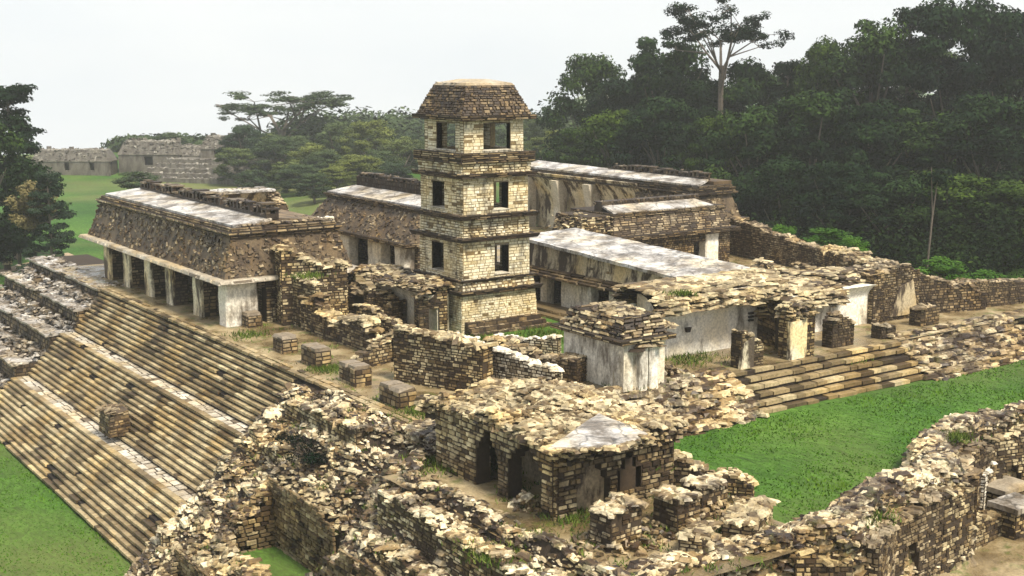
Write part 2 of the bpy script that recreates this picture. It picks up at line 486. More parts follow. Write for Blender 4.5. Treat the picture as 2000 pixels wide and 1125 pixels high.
def ledge(g, p, z0, z1, out, sides=(0, 1, 2, 3), tint=(.15, .7), ln=(.5, 1.3), slope=0.0, miscore=1):
    """projecting course of long thin slabs round a block"""
    q = grow(p, out)
    frustum(g, grow(p, out - .04), z0, grow(p, out - .04 - slope), z1 - .01, .3, miscore)
    h = z1 - z0
    rows = max(1, round(h / .13))
    for k in range(rows):
        a = z0 + h * k / rows; b = z0 + h * (k + 1) / rows
        o = out - slope * k / rows
        clad(g, grow(p, o), a, grow(p, o), b, sides=sides, course=(b - a, b - a), ln=ln, proud=(-.03, .06), tint=tint, drop=.05, deep=.12)

def vslab(name, parent, P4, z4, th=.22, mat='roof', n=(16, 8), rise=0.0, tint=.75, g=None, edge=True, bump=.03):
    """roof sheet over four corner points (xy) with corner heights z4; slightly uneven, cambered"""
    own = g is None; g = g or G()
    P4 = [np.array(p, float) for p in P4]
    nu, nv = n; sdv = R.uniform(0, 50)
    V = []; T = []
    for layer in (0, 1):
        for j in range(nv + 1):
            for i in range(nu + 1):
                a, b = i / nu, j / nv
                p = (P4[0] * (1 - a) + P4[1] * a) * (1 - b) + (P4[3] * (1 - a) + P4[2] * a) * b
                z = (z4[0] * (1 - a) + z4[1] * a) * (1 - b) + (z4[3] * (1 - a) + z4[2] * a) * b
                z += rise * 4 * b * (1 - b) + bump * mnoise.noise((p[0] * .8, p[1] * .8, sdv))
                if j in (0, nv) or i in (0, nu):
                    k = .05 * mnoise.noise((p[0] * 2.1, p[1] * 2.1, sdv)); p = p + k
                V.append((p[0], p[1], z - (th if layer == 0 else 0)))
                T.append(tint + .18 * mnoise.noise((p[0] * 1.3, p[1] * 1.3, 3)))
    N = (nu + 1) * (nv + 1); f = []
    idx = lambda i, j: j * (nu + 1) + i
    for j in range(nv):
        for i in range(nu):
            q = [idx(i, j), idx(i + 1, j), idx(i + 1, j + 1), idx(i, j + 1)]
            f.append([k + N for k in q]); f.append(q[::-1])
    for i in range(nu):
        a, b = idx(i, 0), idx(i + 1, 0); f.append([a, b, b + N, a + N])
        a, b = idx(i + 1, nv), idx(i, nv); f.append([a, b, b + N, a + N])
    for j in range(nv):
        a, b = idx(nu, j), idx(nu, j + 1); f.append([a, b, b + N, a + N])
        a, b = idx(0, j + 1), idx(0, j); f.append([a, b, b + N, a + N])
    g.add(V, f, T)
    if own: return g.build(name, [mat], parent)
    return g

# ------------------------------------------------------------------ ground
CREST_PX = [(1150, 1190, -1.2), (1290, 1110, -.9), (1420, 1062, -.7), (1540, 1035, -.6), (1650, 1020, -.3), (1690, 965, -.2), (1790, 925, -.2), (1850, 905, -.3), (1835, 855, -.3), (1900, 815, -.1), (2010, 790, .2), (2120, 765, .2)]
crest = [(*at(u, v, z), z) for u, v, z in CREST_PX]
def crest_near(x, y):
    best = (1e9, 0, 0)
    for a, b in zip(crest[:-1], crest[1:]):
        dx, dy = b[0] - a[0], b[1] - a[1]; L2 = dx * dx + dy * dy
        t = min(1, max(0, ((x - a[0]) * dx + (y - a[1]) * dy) / L2))
        px, py = a[0] + dx * t, a[1] + dy * t; d = math.hypot(x - px, y - py)
        if d < best[0]: s = dx * (y - a[1]) - dy * (x - a[0]); best = (d, 1 if s > 0 else -1, a[2] + (b[2] - a[2]) * t)
    return best
def ground_z(x, y):
    s = lambda a, b, t: (lambda k: k * k * (3 - 2 * k))(min(1, max(0, (t - a) / (b - a))))
    w_ = s(30, 33, x) * (1 - s(56, 62, y))            # higher southern lawn
    e_ = s(92, 120, x) * (1 - s(150, 260, y))
    z = -9.0 + 7.0 * max(w_, .0)
    z = max(z, -9 + 6.5 * e_)
    if 25 < x < 80 and y < 48:
        dd, sg, _c = crest_near(x, y)
        if sg < 0: z = min(z, -6.0)
    d = math.hypot(x, y)
    hill = s(130, 290, x - .42 * y) * s(60, 200, d) * (1 - s(270, 380, d)) * 30      # wooded slope east of the palace
    z += hill
    # spur with the northern temples
    k = math.exp(-(((x - 105) / 55) ** 2 + ((y - 345) / 40) ** 2)); z += 3.0 * k
    # distant ridges
    z -= 95 * s(400, 640, d) * (1 - s(330, 600, x - .35 * y))      # the shelf falls away to the plain
    z += .18 * mnoise.noise((x * .06, y * .06, 0)) + .06 * mnoise.noise((x * .4, y * .4, 0))
    return z
g = G()
xs = np.concatenate([np.arange(-400, -10, 15), np.arange(-10, 130, 1.5), np.arange(130, 420, 12), np.arange(420, 1100, 60)])
ys = np.concatenate([np.arange(-60, 25, 12), np.arange(25, 130, 1.5), np.arange(130, 480, 8), np.arange(480, 1300, 60)])
V = [(x, y, ground_z(x, y)) for y in ys for x in xs]
nx, ny = len(xs), len(ys)
I = np.arange(nx * ny).reshape(ny, nx)
f = np.stack([I[:-1, :-1], I[:-1, 1:], I[1:, 1:], I[1:, :-1]], -1).reshape(-1, 4)
g.add(V, f, .5)
gr = g.build("ground", ['grass'], smooth=True); gr['kind'] = 'structure'

# footpath on the western plaza
g = G()
pts = [(-60, 548), (0, 533), (45, 519), (90, 508), (140, 497)]
cc = [at(u, v, -9) for u, v in pts]
for a, b in zip(cc[:-1], cc[1:]):
    n = 8
    for i in range(n):
        p = [(a[0] + (b[0] - a[0]) * k / n, a[1] + (b[1] - a[1]) * k / n) for k in (i, i + 1)]
        q = [(x, y - 1.5, ground_z(x, y - 1.5) + .05) for x, y in p] + [(x, y + 1.8, ground_z(x, y + 1.8) + .05) for x, y in p[::-1]]
        g.add(q, [[0, 1, 2, 3]], .5)
structure("path", g, ['path'])

# ------------------------------------------------------------------ palace platform
plat = thing("stone_platform", "broad stone platform carrying the tower and the galleries", "platform", (60, 80, -9))
g = G()
def plane_grid(g, x0, y0, x1, y1, z, st=1.5, amp=.05, clip=None):
    X = np.linspace(x0, x1, max(2, int((x1 - x0) / st) + 1)); Y = np.linspace(y0, y1, max(2, int((y1 - y0) / st) + 1))
    V = [(x, y, z + amp * mnoise.noise((x * .5, y * .5, 0)) + .5 * amp * mnoise.noise((x * 1.7, y * 1.7, 0))) for y in Y for x in X]
    I = np.arange(len(V)).reshape(len(Y), len(X))
    g.add(V, np.stack([I[:-1, :-1], I[:-1, 1:], I[1:, 1:], I[1:, :-1]], -1).reshape(-1, 4), .5)
plane_grid(g, 30.6, 50.6, 90, 111.5, 0)
g.build("terrace_floor", ['floor'], plat)
g = G()
box(g, 31.2, 51.4, -9.5, 89.6, 111, -.12, .4)
g.build("core", ['mortar'], plat)
g = G()
for (a, b, z0, z1) in [((90, 50.6), (90, 111.5), -9, 0), ((90, 111.5), (30.9, 111.5), -9, 0)]:
    patch(g, (*a, z0), (*b, z0), (*b, z1), (*a, z1), course=(.3, .5), ln=(.5, 1.2))
g.build("retaining_wall", ['stone'], plat)
# curb along the western edge of the terrace
g = G()
patch(g, (30.5, 98.5, -.02), (30.5, 50.5, -.02), (31.3, 50.5, -.0), (31.3, 98.5, -.0), course=(.38, .42), ln=(.6, 1.5), proud=(.06, .1), tint=(.35, .8), flip=True)
g.build("edge_paving", ['step'], plat)

# ------------------------------------------------------------------ west staircase
YS, YN = 62.8, 98.6
st = thing("staircase", "broad western stone staircase of three flights rising from the lawn to the terrace", "staircase", (26, 80, -9))
def flight(x0, z0, x1, z1, n, ys, yn, name="flight"):
    g = G(); dx = (x1 - x0) / n; dz = (z1 - z0) / n
    for k in range(n):
        xa = x0 + dx * k; za = z0 + dz * k
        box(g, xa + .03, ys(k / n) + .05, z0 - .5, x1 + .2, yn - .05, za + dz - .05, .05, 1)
        y = ys(k / n)
        cen, A, T = [], [], []
        while y < yn:
            L = R.uniform(.45, 1.5)
            y2 = min(yn, y + L)
            k_ = nz3(xa * 3, y, za, .35)
            if R.random() > .015:
                cen.append((xa + dx / 2 - R.uniform(0, .03), (y + y2) / 2, za + dz * .72 + R.uniform(-.012, .012)))
                A.append([[dx / 2 + .06, 0, 0], [0, (y2 - y) / 2 - .01, 0], [0, 0, dz * .28]])
                T.append(min(1, max(.1, .64 + R.gauss(0, .13) + k_ * .45)))
            y = y2
        put_stones(g, cen, A, T, jit=.03, top=.99)
    return g.build(name, ['step', 'mortar'], st)
def south_edge(z): return lambda t: 0
def ysf(a, b): return lambda t: a + (b - a) * t + .8 * mnoise.noise((t * 6, a, 2))
flight(20.9, -9, 23.85, -6.05, 11, ysf(63.6, 62.6), YN)
flight(24.85, -6.05, 27.6, -3.1, 11, ysf(62.8, 63.5), YN)
flight(28.5, -3.1, 30.95, 0, 11, ysf(63.5, 63), YN)
for xa, xb, z in ((23.85, 24.88, -6.05), (27.6, 28.53, -3.1)):
    g = G()
    box(g, xa - .1, 62.5, z - .6, xb + .1, YN, z - .05, .4, 1)
    patch(g, (xa, 62.4, z - .04), (xb, 62.4, z - .04), (xb, YN, z - .04), (xa, YN, z - .04), course=(.5, 1.2), ln=(.35, .7), proud=(.03, .06), tint=(.5, 1), gap=.01, drop=.01)
    g.build("landing", ['landing', 'mortar'], st)
g = G()
box(g, 23.9, 62.9, -9.3, 31.5, YN - .2, -6.3, .3); box(g, 27.7, 62.9, -6.5, 31.5, YN - .2, -3.3, .3)
g.build("core", ['mortar'], st)

# small stone altar left standing on the stairs
x, y = at(218, 822, -4.9)
al = thing("stone_altar", "broken dark stone block jutting out of the middle flight of the western stairs", "altar", (x, y, -5.4))
g = G(); hexa(g, [(x - .5, y - 1, -5.7), (x + .9, y - 1, -5.7), (x + .9, y + 1, -5.7), (x - .5, y + 1, -5.7)], [(x - .4, y - .9, -4.3), (x + .8, y - .9, -4.1), (x + .8, y + .9, -4.1), (x - .4, y + .9, -4.3)], .35)
patch(g, (x - .5, y + 1, -5.7), (x - .5, y - 1, -5.7), (x - .4, y - .9, -4.3), (x - .4, y + .9, -4.3), tint=(.1, .8), drop=.08)
patch(g, (x - .5, y - 1, -5.7), (x + .9, y - 1, -5.7), (x + .8, y - .9, -4.1), (x - .4, y - .9, -4.3), tint=(.1, .8), drop=.08)
g.build("body", ['dark'], al)
g = G(); rubble(g, 26, lambda: (x + R.uniform(-.7, .9), y + R.uniform(-1.2, 1.2), -4.2), size=(.3, .8), thick=(.2, .35), tilt=.25, tint=(.3, .9))
g.build("cap_stones", ['dark'], al)

# ------------------------------------------------------------------ stepped terraces north of the stairs
nt_ = thing("stepped_terrace", "stepped masonry terraces with pale slab tops at the far end of the western stairs", "terrace", (30, 108, -9))
tiers = [(20.8, 99.0, 32, 122, -9.3, -7.2), (23.8, 98.8, 33, 121.5, -7.2, -5.2), (26.4, 98.6, 33, 121, -5.2, -3.2), (28.6, 98.6, 34, 120.5, -3.2, -1.5), (30.6, 98.6, 36, 119.5, -1.5, -.15)]
for (x0, y0, x1, y1, z0, z1) in tiers:
    g = G(); p = rect(x0, y0, x1, y1); p2 = rect(x0 + .25, y0 + .05, x1, y1 - .25)
    frustum(g, p, z0, p2, z1, .35, 1)
    clad(g, p, z0, p2, z1, sides=(0, 2, 3), tint=(.1, .7), course=(.2, .35), ln=(.3, .9), drop=.08)
    g.build("terrace_wall", ['dark', 'mortar'], nt_)
    g = G()
    for (a, b) in ((y0, y0 + (y1 - y0) * .42), (y0 + (y1 - y0) * .5, y1)):
        if R.random() < .99: vslab("x", None, [(x0 - .15, a), (x0 + R.uniform(.9, 1.6), a), (x0 + 1.2, b), (x0 - .15, b)], [z1 + .1] * 4, th=.14, g=g, n=(3, 12), tint=.5, bump=.14)
    rubble(g, 260, lambda: (x0 - R.uniform(.0, .9), R.uniform(y0, y1), z0 + R.uniform(.1, .8)), size=(.25, .9), thick=(.25, .45), tilt=.2, tint=(.0, .7))
    rubble(g, 260, lambda: (R.uniform(x0, x0 + 2.4), R.uniform(y0, y1), z1 + .1), size=(.25, .8), thick=(.2, .4), tilt=.15, tint=(.2, .8))
    g.build("slab_top", ['roof' if z1 > -6 else 'step'], nt_)

# ------------------------------------------------------------------ mansard gallery builder
def roof_comb(name, parent, x0, y0, x1, y1, z0, h, axis='y', mat='comb', ruin=.5):
    """low pierced double wall on the ridge: piers with slots between and broken slabs on top"""
    g = G()
    L = (y1 - y0) if axis == 'y' else (x1 - x0)
    def bx(a, b, za, zb, s0=0, s1=1, t=.4):
        if axis == 'y': box(g, x0 + (x1 - x0) * s0, y0 + a, za, x0 + (x1 - x0) * s1, y0 + b, zb, t)
        else: box(g, x0 + a, y0 + (y1 - y0) * s0, za, x0 + b, y0 + (y1 - y0) * s1, zb, t)
    bx(0, L, z0 - .1, z0 + h * .3, 0, 1, .35)
    u = 0
    while u < L - .2:
        pw = R.uniform(.22, .4); gp = R.uniform(.25, .5)
        hh = h * (R.uniform(.55, 1) if R.random() > ruin * .3 else .4)
        bx(u, min(L, u + pw), z0 + h * .29, z0 + hh, 0, .3, R.uniform(.1, .7)); bx(u, min(L, u + pw), z0 + h * .29, z0 + hh, .7, 1, R.uniform(.1, .6))
        if R.random() > ruin * .35: bx(u - .1, min(L, u + pw + gp + .1), z0 + hh, z0 + hh + .12, -.1, R.choice([.5, 1.1]), R.uniform(.15, .9))
        u += pw + gp
    def fp():
        q = R.uniform(0, L)
        return (R.uniform(x0 - .2, x1 + .2), y0 + q, z0 + h * R.choice([.3, .35, .9])) if axis == 'y' else (x0 + q, R.uniform(y0 - .2, y1 + .2), z0 + h * R.choice([.3, .9]))
    rubble(g, int(L * 5), fp, size=(.15, .45), tint=(.05, .8))
    return g.build(name, [mat], parent)

# ------------------------------------------------------------------ west gallery (left foreground house)
hd = thing("gallery_building", "long gallery with pale piers under a dark frieze above the western stairs", "building", (37, 92, 0))
XW, YD0, YD1 = 32.7, 78.9, 107.2
us = [(425, 470), (370, 400), (325, 346), (283, 305), (243, 263), (205, 226)]
for i, (a, b) in enumerate(us):
    ya, yb = yx(a, XW, 600), yx(b - 6, XW, 600)
    y0, y1 = min(ya, yb), max(ya, yb)
    if i == 0: pier("pier", hd, XW, YD0, 35.0, YD0 + 1.4, 0, 2.95, tint=.85)
    else:
        yw = min(1.4, (y1 - y0))
        g = G(); box(g, XW + .12, y0, 0, XW + 1.1, y0 + yw, 2.95, .3, 1); pa = rect(XW + .14, y0, XW + 1.1, y0 + yw); clad(g, pa, 0, pa, 2.95, tint=(.2, .75), course=(.16, .3), ln=(.25, .6), proud=(.0, .03), sides=(0, 1, 2)); pb_ = g.build("pier", ['dark', 'mortar'], hd)
        g = G(); pier("x", None, XW - .06, y0 - .03, XW + .2, y0 + yw + .03, 0, 2.95, tint=.85, round_=.05, g=g); g.build("plaster_face", ['stained'], pb_)
wall("inner_wall", hd, (36.2, YD0 + .2), (36.2, YD1), .8, 0, 3.0, holes=[(3.5, 5.2, 0, 2.1), (11, 12.6, 0, 2.1), (19, 20.6, 0, 2.1)], mat='dark', tint=(.2, .75), cap=False, faces=(0, 1))
wall("rear_wall", hd, (41.6, YD0 + .5), (41.6, YD1), .8, 0, 3.0, holes=[(6, 8, 0, 2.1), (14, 16, 0, 2.1)], mat='dark', cap=False)
pier("door_jamb", hd, 36.6, YD0 + .1, 37.6, YD0 + .8, 0, 2.9, tint=.5)
g = G(); box(g, 33.0, YD0 + .6, 2.96, 41.8, YD1 - .3, 3.2, .3)
g.build("vault_soffit", ['mortar'], hd)
g = G(); e0 = rect(XW, YD0, 42, YD1)
vs = grow(e0, .75)
frustum(g, grow(e0, .8), 2.98, grow(e0, .62), 3.22, .62, 0)
clad(g, grow(e0, .8), 2.98, grow(e0, .72), 3.24, course=(.24, .27), ln=(.6, 1.6), proud=(.0, .05), tint=(.45, .85), drop=.02)
g.build("eave_slab", ['landing'], hd)
g = G(); pa, pb = grow(e0, .12), rect(33.5, YD0 + .55, 41.2, YD1 - .6)
frustum(g, pa, 3.2, pb, 5.95, .42, 0)
relief_sides(g, pa, 3.2, pb, 5.95, (0, 2, 3))
g.build("frieze", ['dark', 'mortar'], hd)
g = G(); ledge(g, pb, 5.85, 6.05, .22, tint=(.2, .7)); ledge(g, pb, 6.05, 6.22, .34, tint=(.5, 1)); ledge(g, grow(pb, -.25), 6.22, 6.5, .3, tint=(.3, .8), slope=.12)
g.build("cornice", ['dark', 'mortar'], hd)
vslab("roof", hd, [(33.8, YD0 + .9), (36.9, YD0 + 1.6), (36.9, YD1 - 1), (33.8, YD1 - 1)], [6.62, 6.85, 7.0, 6.66], th=.2, n=(8, 30), tint=.8)
g = G(); hexa(g, [(33.8, YD0 + .8, 6.3), (41, YD0 + .8, 6.3), (41, YD1 - .8, 6.3), (33.8, YD1 - .8, 6.3)], [(33.9, YD0 + 1, 6.42), (37.5, YD0 + 1.6, 6.7), (37.5, YD1 - 1, 6.7), (33.9, YD1 - 1, 6.42)], .4)
vslab("x", None, [(37.4, YD0 + 1.6), (40.9, YD0 + 1), (40.9, YD1 - 1), (37.4, YD1 - 1)], [6.8, 6.55, 6.55, 6.95], th=.2, n=(8, 30), tint=.55, g=g)
rubble(g, 120, lambda: (R.uniform(34.5, 40.5), YD0 + abs(R.gauss(0, 1.2)) + .8, 6.6), size=(.25, .7), tint=(.2, .9), thick=(.2, .35), tilt=.15)
g.build("rear_roof", ['dark'], hd)
roof_comb("roof_comb", hd, 36.6, YD0 + 1.8, 37.5, YD1 - 1.5, 6.85, .85)
# broken south end: collapsed vault ends
g = G()
patch(g, (35.0, YD0 - .02, 0), (42.4, YD0 - .02, 0), (42.4, YD0 - .02, 3), (35.0, YD0 - .02, 3), holes=[(0, .55, 0, 2.4), (1.2, 1.75, 0, 2.3)], tint=(.3, .9))
box(g, 35.6, YD0 + .02, 0, 36.15, YD0 + .8, 3, .4, 1); box(g, 36.8, YD0 + .02, 0, 42.3, YD0 + .8, 3, .4, 1)
g.build("end_wall", ['stone', 'mortar'], hd)

# ------------------------------------------------------------------ tower
tx0, ty0 = 44.4, 68.2
tx1, ty1 = tx0 + 5.2, ty0 + 5.3
tw = thing("stone_tower", "square four-storey stone tower with hipped roof at the centre of the palace", "tower", ((tx0 + tx1) / 2, (ty0 + ty1) / 2, 0))
T0 = rect(tx0, ty0, tx1, ty1)
g = G(); b0 = grow(T0, .42); frustum(g, b0, 0, grow(T0, .30), 2.55, .5, 1)
clad(g, b0, 0, grow(T0, .30), 2.55, course=(.12, .2), ln=(.2, .55), proud=(.01, .05), tint=(.55, 1), jit=.1, drop=.01, gap=.01)
g.build("base_storey", ['tower', 'towercore'], tw)
g = G()
for k, (o, za, zb) in enumerate([(1.5, -.02, .22), (1.1, .22, .5), (.75, .5, .8)]):
    p = rect(tx0 - .2, ty0 - o, tx1 + o * .6, ty0 + .5)
    frustum(g, p, za, grow(p, -.03), zb, .4, 1); clad(g, p, za, p, zb, course=(.25, .3), ln=(.5, 1.2), tint=(.15, .8), proud=(-.03, .06), sides=(0, 1, 3))
    patch(g, (p[0][0], p[0][1], zb - .02), (p[1][0], p[1][1], zb - .02), (p[2][0], p[0][1] + .6, zb - .02), (p[3][0], p[0][1] + .6, zb - .02), course=(.3, .3), tint=(.3, .85))
g.build("base_step", ['dark', 'mortar'], tw)
def cornice(z0, z1, out, name="cornice", t=(.05, .55), m='dark'):
    g = G(); ledge(g, T0, z0, z1, out, tint=t, slope=-.12)
    q = grow(T0, out)
    rubble(g, 40, lambda: (R.choice([(R.uniform(q[0][0], q[1][0]), q[0][1] + R.uniform(0, .3), z1), (q[0][0] + R.uniform(0, .3), R.uniform(q[0][1], q[3][1]), z1)])), size=(.15, .4), thick=(.15, .3), tilt=.1, tint=(.2, .9))
    return g.build(name, [m, 'mortar'], tw)
def storey(z0, z1, ins, oW, oS, name, t=(.5, 1), wth=.75, mat='tower'):
    """four walls round a room; oW/oS openings (u0,u1,z0,z1) measured from the north-west / south-west corner"""
    p = grow(T0, -ins); (ax, ay), (bx_, by) = p[0], p[2]
    kw = dict(mat=mat, cap=False, course=(.08, .25), ln=(.14, .8), tint=t, drop=.008, proud=(.012, .03), ends=False, core='towercore', fine=True)
    h = wth / 2
    g = G()
    wall("w", tw, (ax, ay + h), (bx_, ay + h), wth, z0, z1, holes=oS, g=g, build=False, **kw)
    wall("w", tw, (ax, by - h), (bx_, by - h), wth, z0, z1, holes=oS, g=g, build=False, faces=(1, 1), **{k: v for k, v in kw.items()})
    wall("w", tw, (ax + h, by - wth), (ax + h, ay + wth), wth, z0, z1, holes=[(a - wth, b - wth, c, d) for a, b, c, d in oW], g=g, build=False, **kw)
    wall("w", tw, (bx_ - h, by - wth), (bx_ - h, ay + wth), wth, z0, z1, holes=[(a - wth, b - wth, c, d) for a, b, c, d in oW], g=g, build=False, **kw)
    # corner returns
    for a, b in (((ax, by), (ax, by - wth)), ((ax, ay + wth), (ax, ay))):
        patch(g, (*a, z0), (*b, z0), (*b, z1), (*a, z1), course=(.14, .2), ln=(.25, .5), tint=t, proud=(.01, .045), deep=.05)
    patch(g, (bx_, ay, z0), (bx_, ay + wth, z0), (bx_, ay + wth, z1), (bx_, ay, z1), course=(.14, .2), ln=(.25, .5), tint=t, proud=(.01, .045), deep=.05)
    o = g.build(name, [mat, 'towercore'], tw)
    for hs, ax_ in ((oS, 'S'), (oW, 'W')):
        for (u0, u1, za, zb) in hs:
            gg = G()      # stucco reveals of each opening
            if ax_ == 'S':
                for e, s in ((ax + u0, -1), (ax + u1, 1)): box(gg, min(e, e - .0) - (.06 if s < 0 else -.0), ay + .03, za, e + (.0 if s < 0 else .06), ay + wth, zb, .55)
                box(gg, ax + u0, ay - .02, zb - .1, ax + u1, ay + wth, zb, .2); box(gg, ax + u0 - .1, ay - .06, za - .0, ax + u1 + .1, ay + wth, za + .07, .6)
            else:
                for e in (by - u0, by - u1 - .06): box(gg, ax + .03, e, za, ax + wth, e + .06, zb, .55)
                box(gg, ax - .02, by - u1, zb - .1, ax + wth, by - u0, zb, .2); box(gg, ax - .06, by - u1 - .1, za, ax + wth, by - u0 + .1, za + .07, .6)
            gg.build("window_reveal", ['plaster'], o)
    gg = G(); frustum(gg, grow(T0, -ins - .3), z0 - .12, grow(T0, -ins - .3), z0 + .02, .35); gg.build("floor_slab", ['mortar'], o)
    return o
cornice(2.55, 2.82, .62)
g = G(); frustum(g, grow(T0, .28), 2.8, grow(T0, .2), 3.35, .4, 1); clad(g, grow(T0, .28), 2.8, grow(T0, .2), 3.35, course=(.13, .2), ln=(.2, .6), tint=(.3, .95)); g.build("plinth_band", ['tower', 'towercore'], tw)
cornice(3.33, 3.5, .34)
storey(3.45, 6.0, -.02, [(1.55, 3.0, 3.75, 5.75)], [(2.45, 3.55, 3.65, 5.65)], "lower_storey")
cornice(5.95, 6.22, .46)
g = G(); frustum(g, grow(T0, -.02), 6.2, grow(T0, -.05), 7.4, .4, 1); clad(g, grow(T0, .02), 6.2, grow(T0, -.02), 7.35, course=(.12, .22), ln=(.25, .7), tint=(.45, 1)); g.build("middle_band", ['tower', 'towercore'], tw)
cornice(7.35, 7.68, .42)
storey(7.65, 10.05, .06, [(1.5, 2.95, 7.9, 9.75)], [(2.35, 3.5, 7.85, 9.75)], "middle_storey")
cornice(10.0, 10.28, .34)
g = G(); frustum(g, grow(T0, .0), 10.25, grow(T0, .1), 11.1, .4, 1); clad(g, grow(T0, .02), 10.25, grow(T0, .1), 11.0, course=(.12, .2), ln=(.25, .7), tint=(.35, .95)); g.build("upper_band", ['tower', 'towercore'], tw)
g = G(); ledge(g, T0, 10.95, 11.6, .30, tint=(.25, .85)); 
g.build("gallery_ledge", ['stone', 'mortar'], tw)
# belvedere: corner piers and middle piers, open all round
TT = grow(T0, -.28); (ax, ay), (bx_, by) = TT[0], TT[2]
LZ0, LZ1 = 11.58, 13.62
storey(LZ0, LZ1, .28, [(1.5, 3.75, 11.68, 13.52)], [(1.5, 3.6, 11.68, 13.52)], "belvedere", wth=.42, t=(.6, 1))
g = G(); frustum(g, grow(TT, .02), 13.6, grow(TT, .02), 13.75, .5, 1)
ledge(g, TT, 13.66, 13.98, .62, tint=(.2, .75), slope=-.05)
g.build("eave", ['dark', 'mortar'], tw)
g = G(); ra, rb = grow(TT, .42), grow(TT, -.45)
frustum(g, grow(TT, .38), 13.95, grow(TT, -.48), 15.85, .4, 1)
clad(g, ra, 13.95, rb, 15.85, course=(.11, .24), ln=(.15, .55), tint=(.02, .66), proud=(.0, .08), jit=.2)
g.build("roof", ['dark', 'mortar'], tw)
g = G(); frustum(g, grow(rb, .03), 15.83, grow(rb, -.1), 15.98, .45); frustum(g, grow(rb, -.1), 15.98, grow(rb, -1.2), 16.22, .6)
rubble(g, 60, lambda: (R.uniform(rb[0][0], rb[1][0]), R.uniform(rb[0][1], rb[3][1]), 16.0), size=(.2, .6), thick=(.12, .25), tilt=.05, tint=(.3, .9))
g.build("roof_cap", ['landing'], tw)

# ------------------------------------------------------------------ house C (behind tower, left)
hc = thing("gallery_building", "gallery behind the tower with four pale piers and dark pierced roof comb", "building", (56, 98, 0))
X0, Y0, Y1 = 52.2, 88.5, 106.5
ZF = -.3
for (a, b) in [(605, 632), (650, 680), (714, 742), (766, 790)]:
    ya, yb = yx(a, X0, 510), yx(b, X0, 510)
    pier("pier", hc, X0, min(ya, yb), X0 + 1.1, max(ya, yb) - .3, ZF, 2.55, tint=.8)
wall("inner_wall", hc, (55.4, Y0), (55.4, Y1), .8, ZF, 2.6, holes=[(3, 4.6, ZF, 1.8), (9, 10.5, ZF, 1.8), (14.5, 16, ZF, 1.8)], mat='dark', tint=(.2, .8), cap=False, faces=(0, 1))
wall("end_wall", hc, (X0 + 1, Y1 - .4), (60.6, Y1 - .4), .8, ZF, 2.6, mat='dark', cap=False)
wall("end_wall", hc, (X0 + 1, Y0 + .4), (60.6, Y0 + .4), .8, ZF, 2.6, mat='stone', cap=False)
g = G(); e0 = rect(X0, Y0, 61, Y1)
frustum(g, e0, 2.56, e0, 2.8, .4, 1); ledge(g, e0, 2.7, 3.0, .5, tint=(.25, .8)); g.build("eave_slab", ['dark', 'mortar'], hc)
g = G(); pa, pb = grow(e0, .1), rect(53.9, Y0 + .6, 60, Y1 - 1.3)
frustum(g, pa, 2.98, pb, 5.4, .42, 0); relief_sides(g, pa, 2.98, pb, 5.4, (0, 2, 3))
g.build("frieze", ['dark', 'mortar'], hc)
g = G(); ledge(g, pb, 5.3, 5.55, .25, tint=(.15, .6)); ledge(g, pb, 5.55, 5.75, .4, tint=(.35, .9)); g.build("cornice", ['dark', 'mortar'], hc)
vslab("roof", hc, [(53.8, Y0 + .4), (56.6, Y0 + .8), (56.6, Y1 - 2), (53.8, Y1 - 1.2)], [5.85, 6.4, 6.4, 5.85], th=.2, n=(8, 24), tint=.75)
g = G(); hexa(g, [(54, Y0 + .7, 5.6), (60, Y0 + .7, 5.6), (60, Y1 - 1.3, 5.6), (54, Y1 - 1.3, 5.6)], [(56.4, Y0 + .8, 6.3), (57.6, Y0 + .8, 6.3), (57.6, Y1 - 2, 6.3), (56.4, Y1 - 2, 6.3)], .5); g.build("rear_roof", ['dark'], hc)
g = G(); p = rect(56.3, Y0 + .8, 57.3, Y1 - 2.2); frustum(g, p, 6.3, p, 7.1, .3, 1); clad(g, p, 6.3, p, 7.1, course=(.35, .45), ln=(.15, .5), tint=(.02, .5), sides=(0, 2, 3), drop=.2, gap=.05); g.build("comb_base", ['comb', 'mortar'], hc)
roof_comb("roof_comb", hc, 56.4, Y0 + .8, 57.2, Y1 - 2.2, 7.05, .45)

